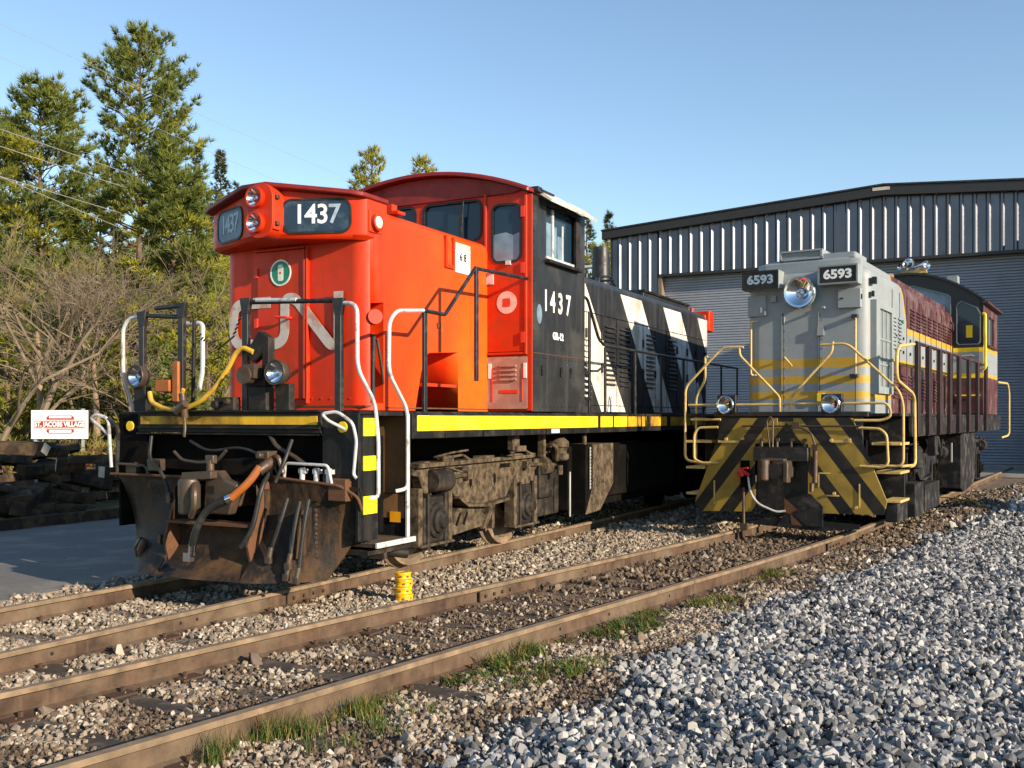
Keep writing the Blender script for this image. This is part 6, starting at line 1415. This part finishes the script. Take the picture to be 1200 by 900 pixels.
T('pine_tree', wx(441, 55), 55, hz(176, 55), 2.0, PROF_RP, 'pineyel', 'narrow tree top rising over the left part of the red cab roof', 'tree', 8, group=GT, dens=1.1, nb=120, tuft=11, w=.034, up=.8, start=.4)
T('pine_tree', wx(490, 56), 56, hz(188, 56), 2.1, PROF_RP, 'pineyel', 'low tree top just above the middle of the red cab roof', 'tree', 9, group=GT, nb=110, tuft=10, w=.034, up=.8, start=.4)
T('pine_tree', wx(418, 57), 57, hz(203, 57), 1.3, PROF_RP, 'pine', 'smallest tree tip left of the others above the red cab roof', 'tree', 14, group=GT, nb=60, tuft=7, up=.8, start=.5)
T('spruce_tree', wx(691, 58), 58, hz(252, 58), 2.4, PROF_SP, 'spruce', 'spruce tip between the black cab and the shed, left of two', 'spruce tree', 10, group=GT, nb=170, tuft=10, ln=.28, w=.036, up=.05)
T('spruce_tree', wx(711, 58), 58, hz(249, 58), 2.2, PROF_SP, 'spruce', 'spruce tip touching the left corner of the shed roof, right of two', 'spruce tree', 11, group=GT, nb=170, tuft=10, ln=.28, w=.036, up=.05)
T('pine_tree', wx(697, 52), 52, hz(288, 52), 2.2, PROF_RP, 'pineyel', 'yellow green bush of a pine seen beside the black exhaust stack', 'pine tree', 15, group=GT, nb=80, tuft=11)
random.seed(5)
for i, (u, Y, v) in enumerate(((15, 47, 250), (75, 53, 225), (165, 56, 240), (110, 34, 330), (200, 33, 350), (-40, 45, 210), (250, 36, 380), (20, 33, 370), (300, 55, 240), (350, 60, 260), (150, 45, 300), (60, 44, 290), (225, 47, 230), (185, 50, 200), (90, 60, 180))):
    T('young_conifer', wx(u, Y), Y, hz(v, Y), 2.3, PROF_SP if i % 3 else PROF_RP, ('spruce', 'pine', 'pineyel')[i % 3], 'young conifer in the thicket behind the bare branches at the left', 'conifer', 40 + i, group='young conifers in the thicket', mat2='pineyel', nb=120, tuft=10, ln=.30, w=.038, up=.1, start=.04)
for i, (u, Y, v, rr) in enumerate(((5, 28, 395, 1.3), (70, 30, 380, 1.5), (125, 29, 410, 1.2), (150, 31, 360, 1.5), (185, 28.5, 405, 1.2), (215, 31, 350, 1.5), (245, 29, 390, 1.3), (95, 27.5, 440, 1.0), (30, 29, 430, 1.2), (170, 27, 440, 1.0), (205, 26.5, 430, 1.0))):
    T('young_conifer', wx(u, Y), Y, hz(v, Y) - .3, rr, PROF_RP, ('pineyel', 'pine', 'pineyel')[i % 3], 'small bushy conifer low among the bare branches at the left', 'conifer', 70 + i, z0=.35, group='small conifers low in the thicket', nb=60, tuft=10, ln=.24, w=.03, up=.3, start=.04)
# bare deciduous trees and shrubs
def bare(name, x, y, z0, H, seed, label, spread=.6, r=.06, depth=5, group=None, lean=(0, 0), mat='twig', cat='bare tree', nst=1):
    rg = random.Random(seed); m = MB(); tw = MB()
    def grow(p, d, L_, r_, k):
        n = 3; pts = [p]; q = p; dd = d
        for i in range(n):
            dd = (dd + Vector((rg.gauss(0, .16), rg.gauss(0, .16), rg.gauss(.03, .10)))).normalized(); q = q + dd * L_ / n; pts.append(q)
        (m if k >= depth - 1 else tw).tube(pts, [r_, r_ * .85, r_ * .72, r_ * .55], 6 if k >= depth - 1 else 3, cap=False)
        if k == 0: return
        for c_ in range(rg.choice((2, 3, 3, 3))):
            t = rg.uniform(.35, 1.0); b = pts[min(int(t * n), n)]
            nd = (dd + Vector((rg.gauss(0, spread), rg.gauss(0, spread), rg.gauss(.02, spread * .6)))).normalized()
            grow(b, nd, L_ * rg.uniform(.55, .85), max(r_ * .55, .0062), k - 1)
    root = empty(name, (x, y, z0), 0, label, cat, group)
    for s_ in range(nst):
        grow(Vector((rg.uniform(-.2, .2) * (nst > 1), rg.uniform(-.2, .2) * (nst > 1), -.1)), Vector((lean[0] + rg.gauss(0, .12 * nst), lean[1], 1)).normalized(), H * .36, r, depth)
    m.build('trunk', M[mat], root); tw.build('branches', M['twig'], root, smooth=False)
    return root
bare('bare_tree', wx(38, 26), 26, .4, 9.5, 3, 'bare tree with a forked trunk rising behind the white sign', .62, .10, 6, lean=(.1, 0))
bare('bare_tree', wx(92, 27), 27, .4, 9.8, 4, 'bare crooked tree right behind the post of the white sign', .6, .085, 6, lean=(-.1, 0))
bare('bare_tree', wx(160, 26), 26, .4, 8.6, 6, 'bare tree between the white sign and the front handrails', .6, .07, 6)
bare('bare_tree', wx(-15, 24), 24, .4, 10.0, 8, 'bare tree at the very left edge of the photo', .6, .08, 6, lean=(.15, 0))
bare('bare_tree', wx(225, 29), 29, .4, 8.8, 9, 'bare tree right beside the red nose', .6, .07, 6)
bare('bare_tree', wx(62, 30), 30, .4, 11.5, 18, 'tallest bare tree, its twigs reaching up among the pines at the left', .5, .10, 6)
bare('bare_tree', wx(125, 31), 31, .4, 10.0, 19, 'slender bare tree standing in front of the tallest pine', .5, .08, 6)
random.seed(77)
src = [bare('bare_shrub', wx((-40, 190, 270)[k], 27), 27, .4, 3.4, 50 + k, 'tangled leafless shrub in the thicket at the left', .75, .028, 5, 'leafless shrubs in the thicket', cat='shrub', nst=3) for k in range(3)]
for k in range(4):
    s0 = src[k % 3]; r_ = s0.copy(); COL.objects.link(r_); Y = random.uniform(27, 33); r_.location = (wx(random.uniform(-60, 320), Y), Y, .45); r_.rotation_euler = (0, 0, random.uniform(0, 6.28)); sc__ = random.uniform(.8, 1.3); r_.scale = (sc__, sc__, sc__)
    for ch in s0.children:
        c_ = ch.copy(); COL.objects.link(c_); c_.parent = r_
for u, Y, h, lb in ((112, 26.5, 2.8, 'pale straight trunk standing between the white sign and the locomotive'), (46, 26.5, 3.6, 'pale leaning trunk directly behind the white sign')):
    m = MB(); m.tube([(wx(u, Y), Y, .2), (wx(u, Y) + .03, Y, .2 + h * .5), (wx(u, Y) - .06, Y, .3 + h)], [.12, .09, .05], 9)
    tag(m.build('tree_trunk', M['stump'], None), lb, 'trunk')
# low brush as one mass behind everything
V, F = [], []; rg = random.Random(9)
for _ in range(5200):
    Y = rg.uniform(22.5, 40); u = rg.uniform(-80, 560); x = wx(u, Y)
    a, b = fromW(LA, x, Y)
    if a > -9.8: continue
    zt = float(np.interp(Y, [22, 26, 34, 40], [.35, .9, 3.2, 4.2])) * rg.random() ** 1.4
    z = .35 + zt
    needles(V, F, Vector((x, Y, z)), Vector((rg.gauss(0, .3), rg.gauss(0, .3), 1)), 8, .24, .034, rg)
me = bpy.data.meshes.new('undergrowth'); me.from_pydata(V, [], F); me.materials.append(M['bush']); o = bpy.data.objects.new('undergrowth', me); COL.objects.link(o); tag(o, kind='stuff')
V, F = [], []
for _ in range(2600):
    Y = rg.uniform(21.5, 27); u = rg.uniform(-60, 260); x = wx(u, Y); a, b = fromW(LA, x, Y)
    if a > -9.6: continue
    z = float(terr(np.array(x), np.array(Y)))
    needles(V, F, Vector((x, Y, z)), Vector((rg.gauss(0, .4), rg.gauss(0, .4), .8)), 7, .16, .018, rg)
me = bpy.data.meshes.new('grass'); me.from_pydata(V, [], F); me.materials.append(M['grass']); me.materials.append(M['dryleaf'])
for i, p in enumerate(me.polygons): p.material_index = (i // 7) % 3 > 0
o = bpy.data.objects.new('grass', me); COL.objects.link(o); tag(o, kind='stuff')
# a wooded ridge far behind, one mass
V, F = [], []
for _ in range(16000):
    Y = rg.uniform(62, 85); u = rg.uniform(-150, 720); x = wx(u, Y); h = np.interp(u, [-150, 300, 420, 720], [13, 10, 8, 7]) + 2 * math.sin(x * .35) + 1.3 * math.sin(x * .9)
    needles(V, F, Vector((x, Y, h * rg.random() ** .8)), Vector((rg.gauss(0, .3), -.3, 1)), 5, .7, .10, rg)
me = bpy.data.meshes.new('distant_woods'); me.from_pydata(V, [], F); me.materials.append(M['pine']); o = bpy.data.objects.new('distant_woods', me); COL.objects.link(o); tag(o, kind='stuff')
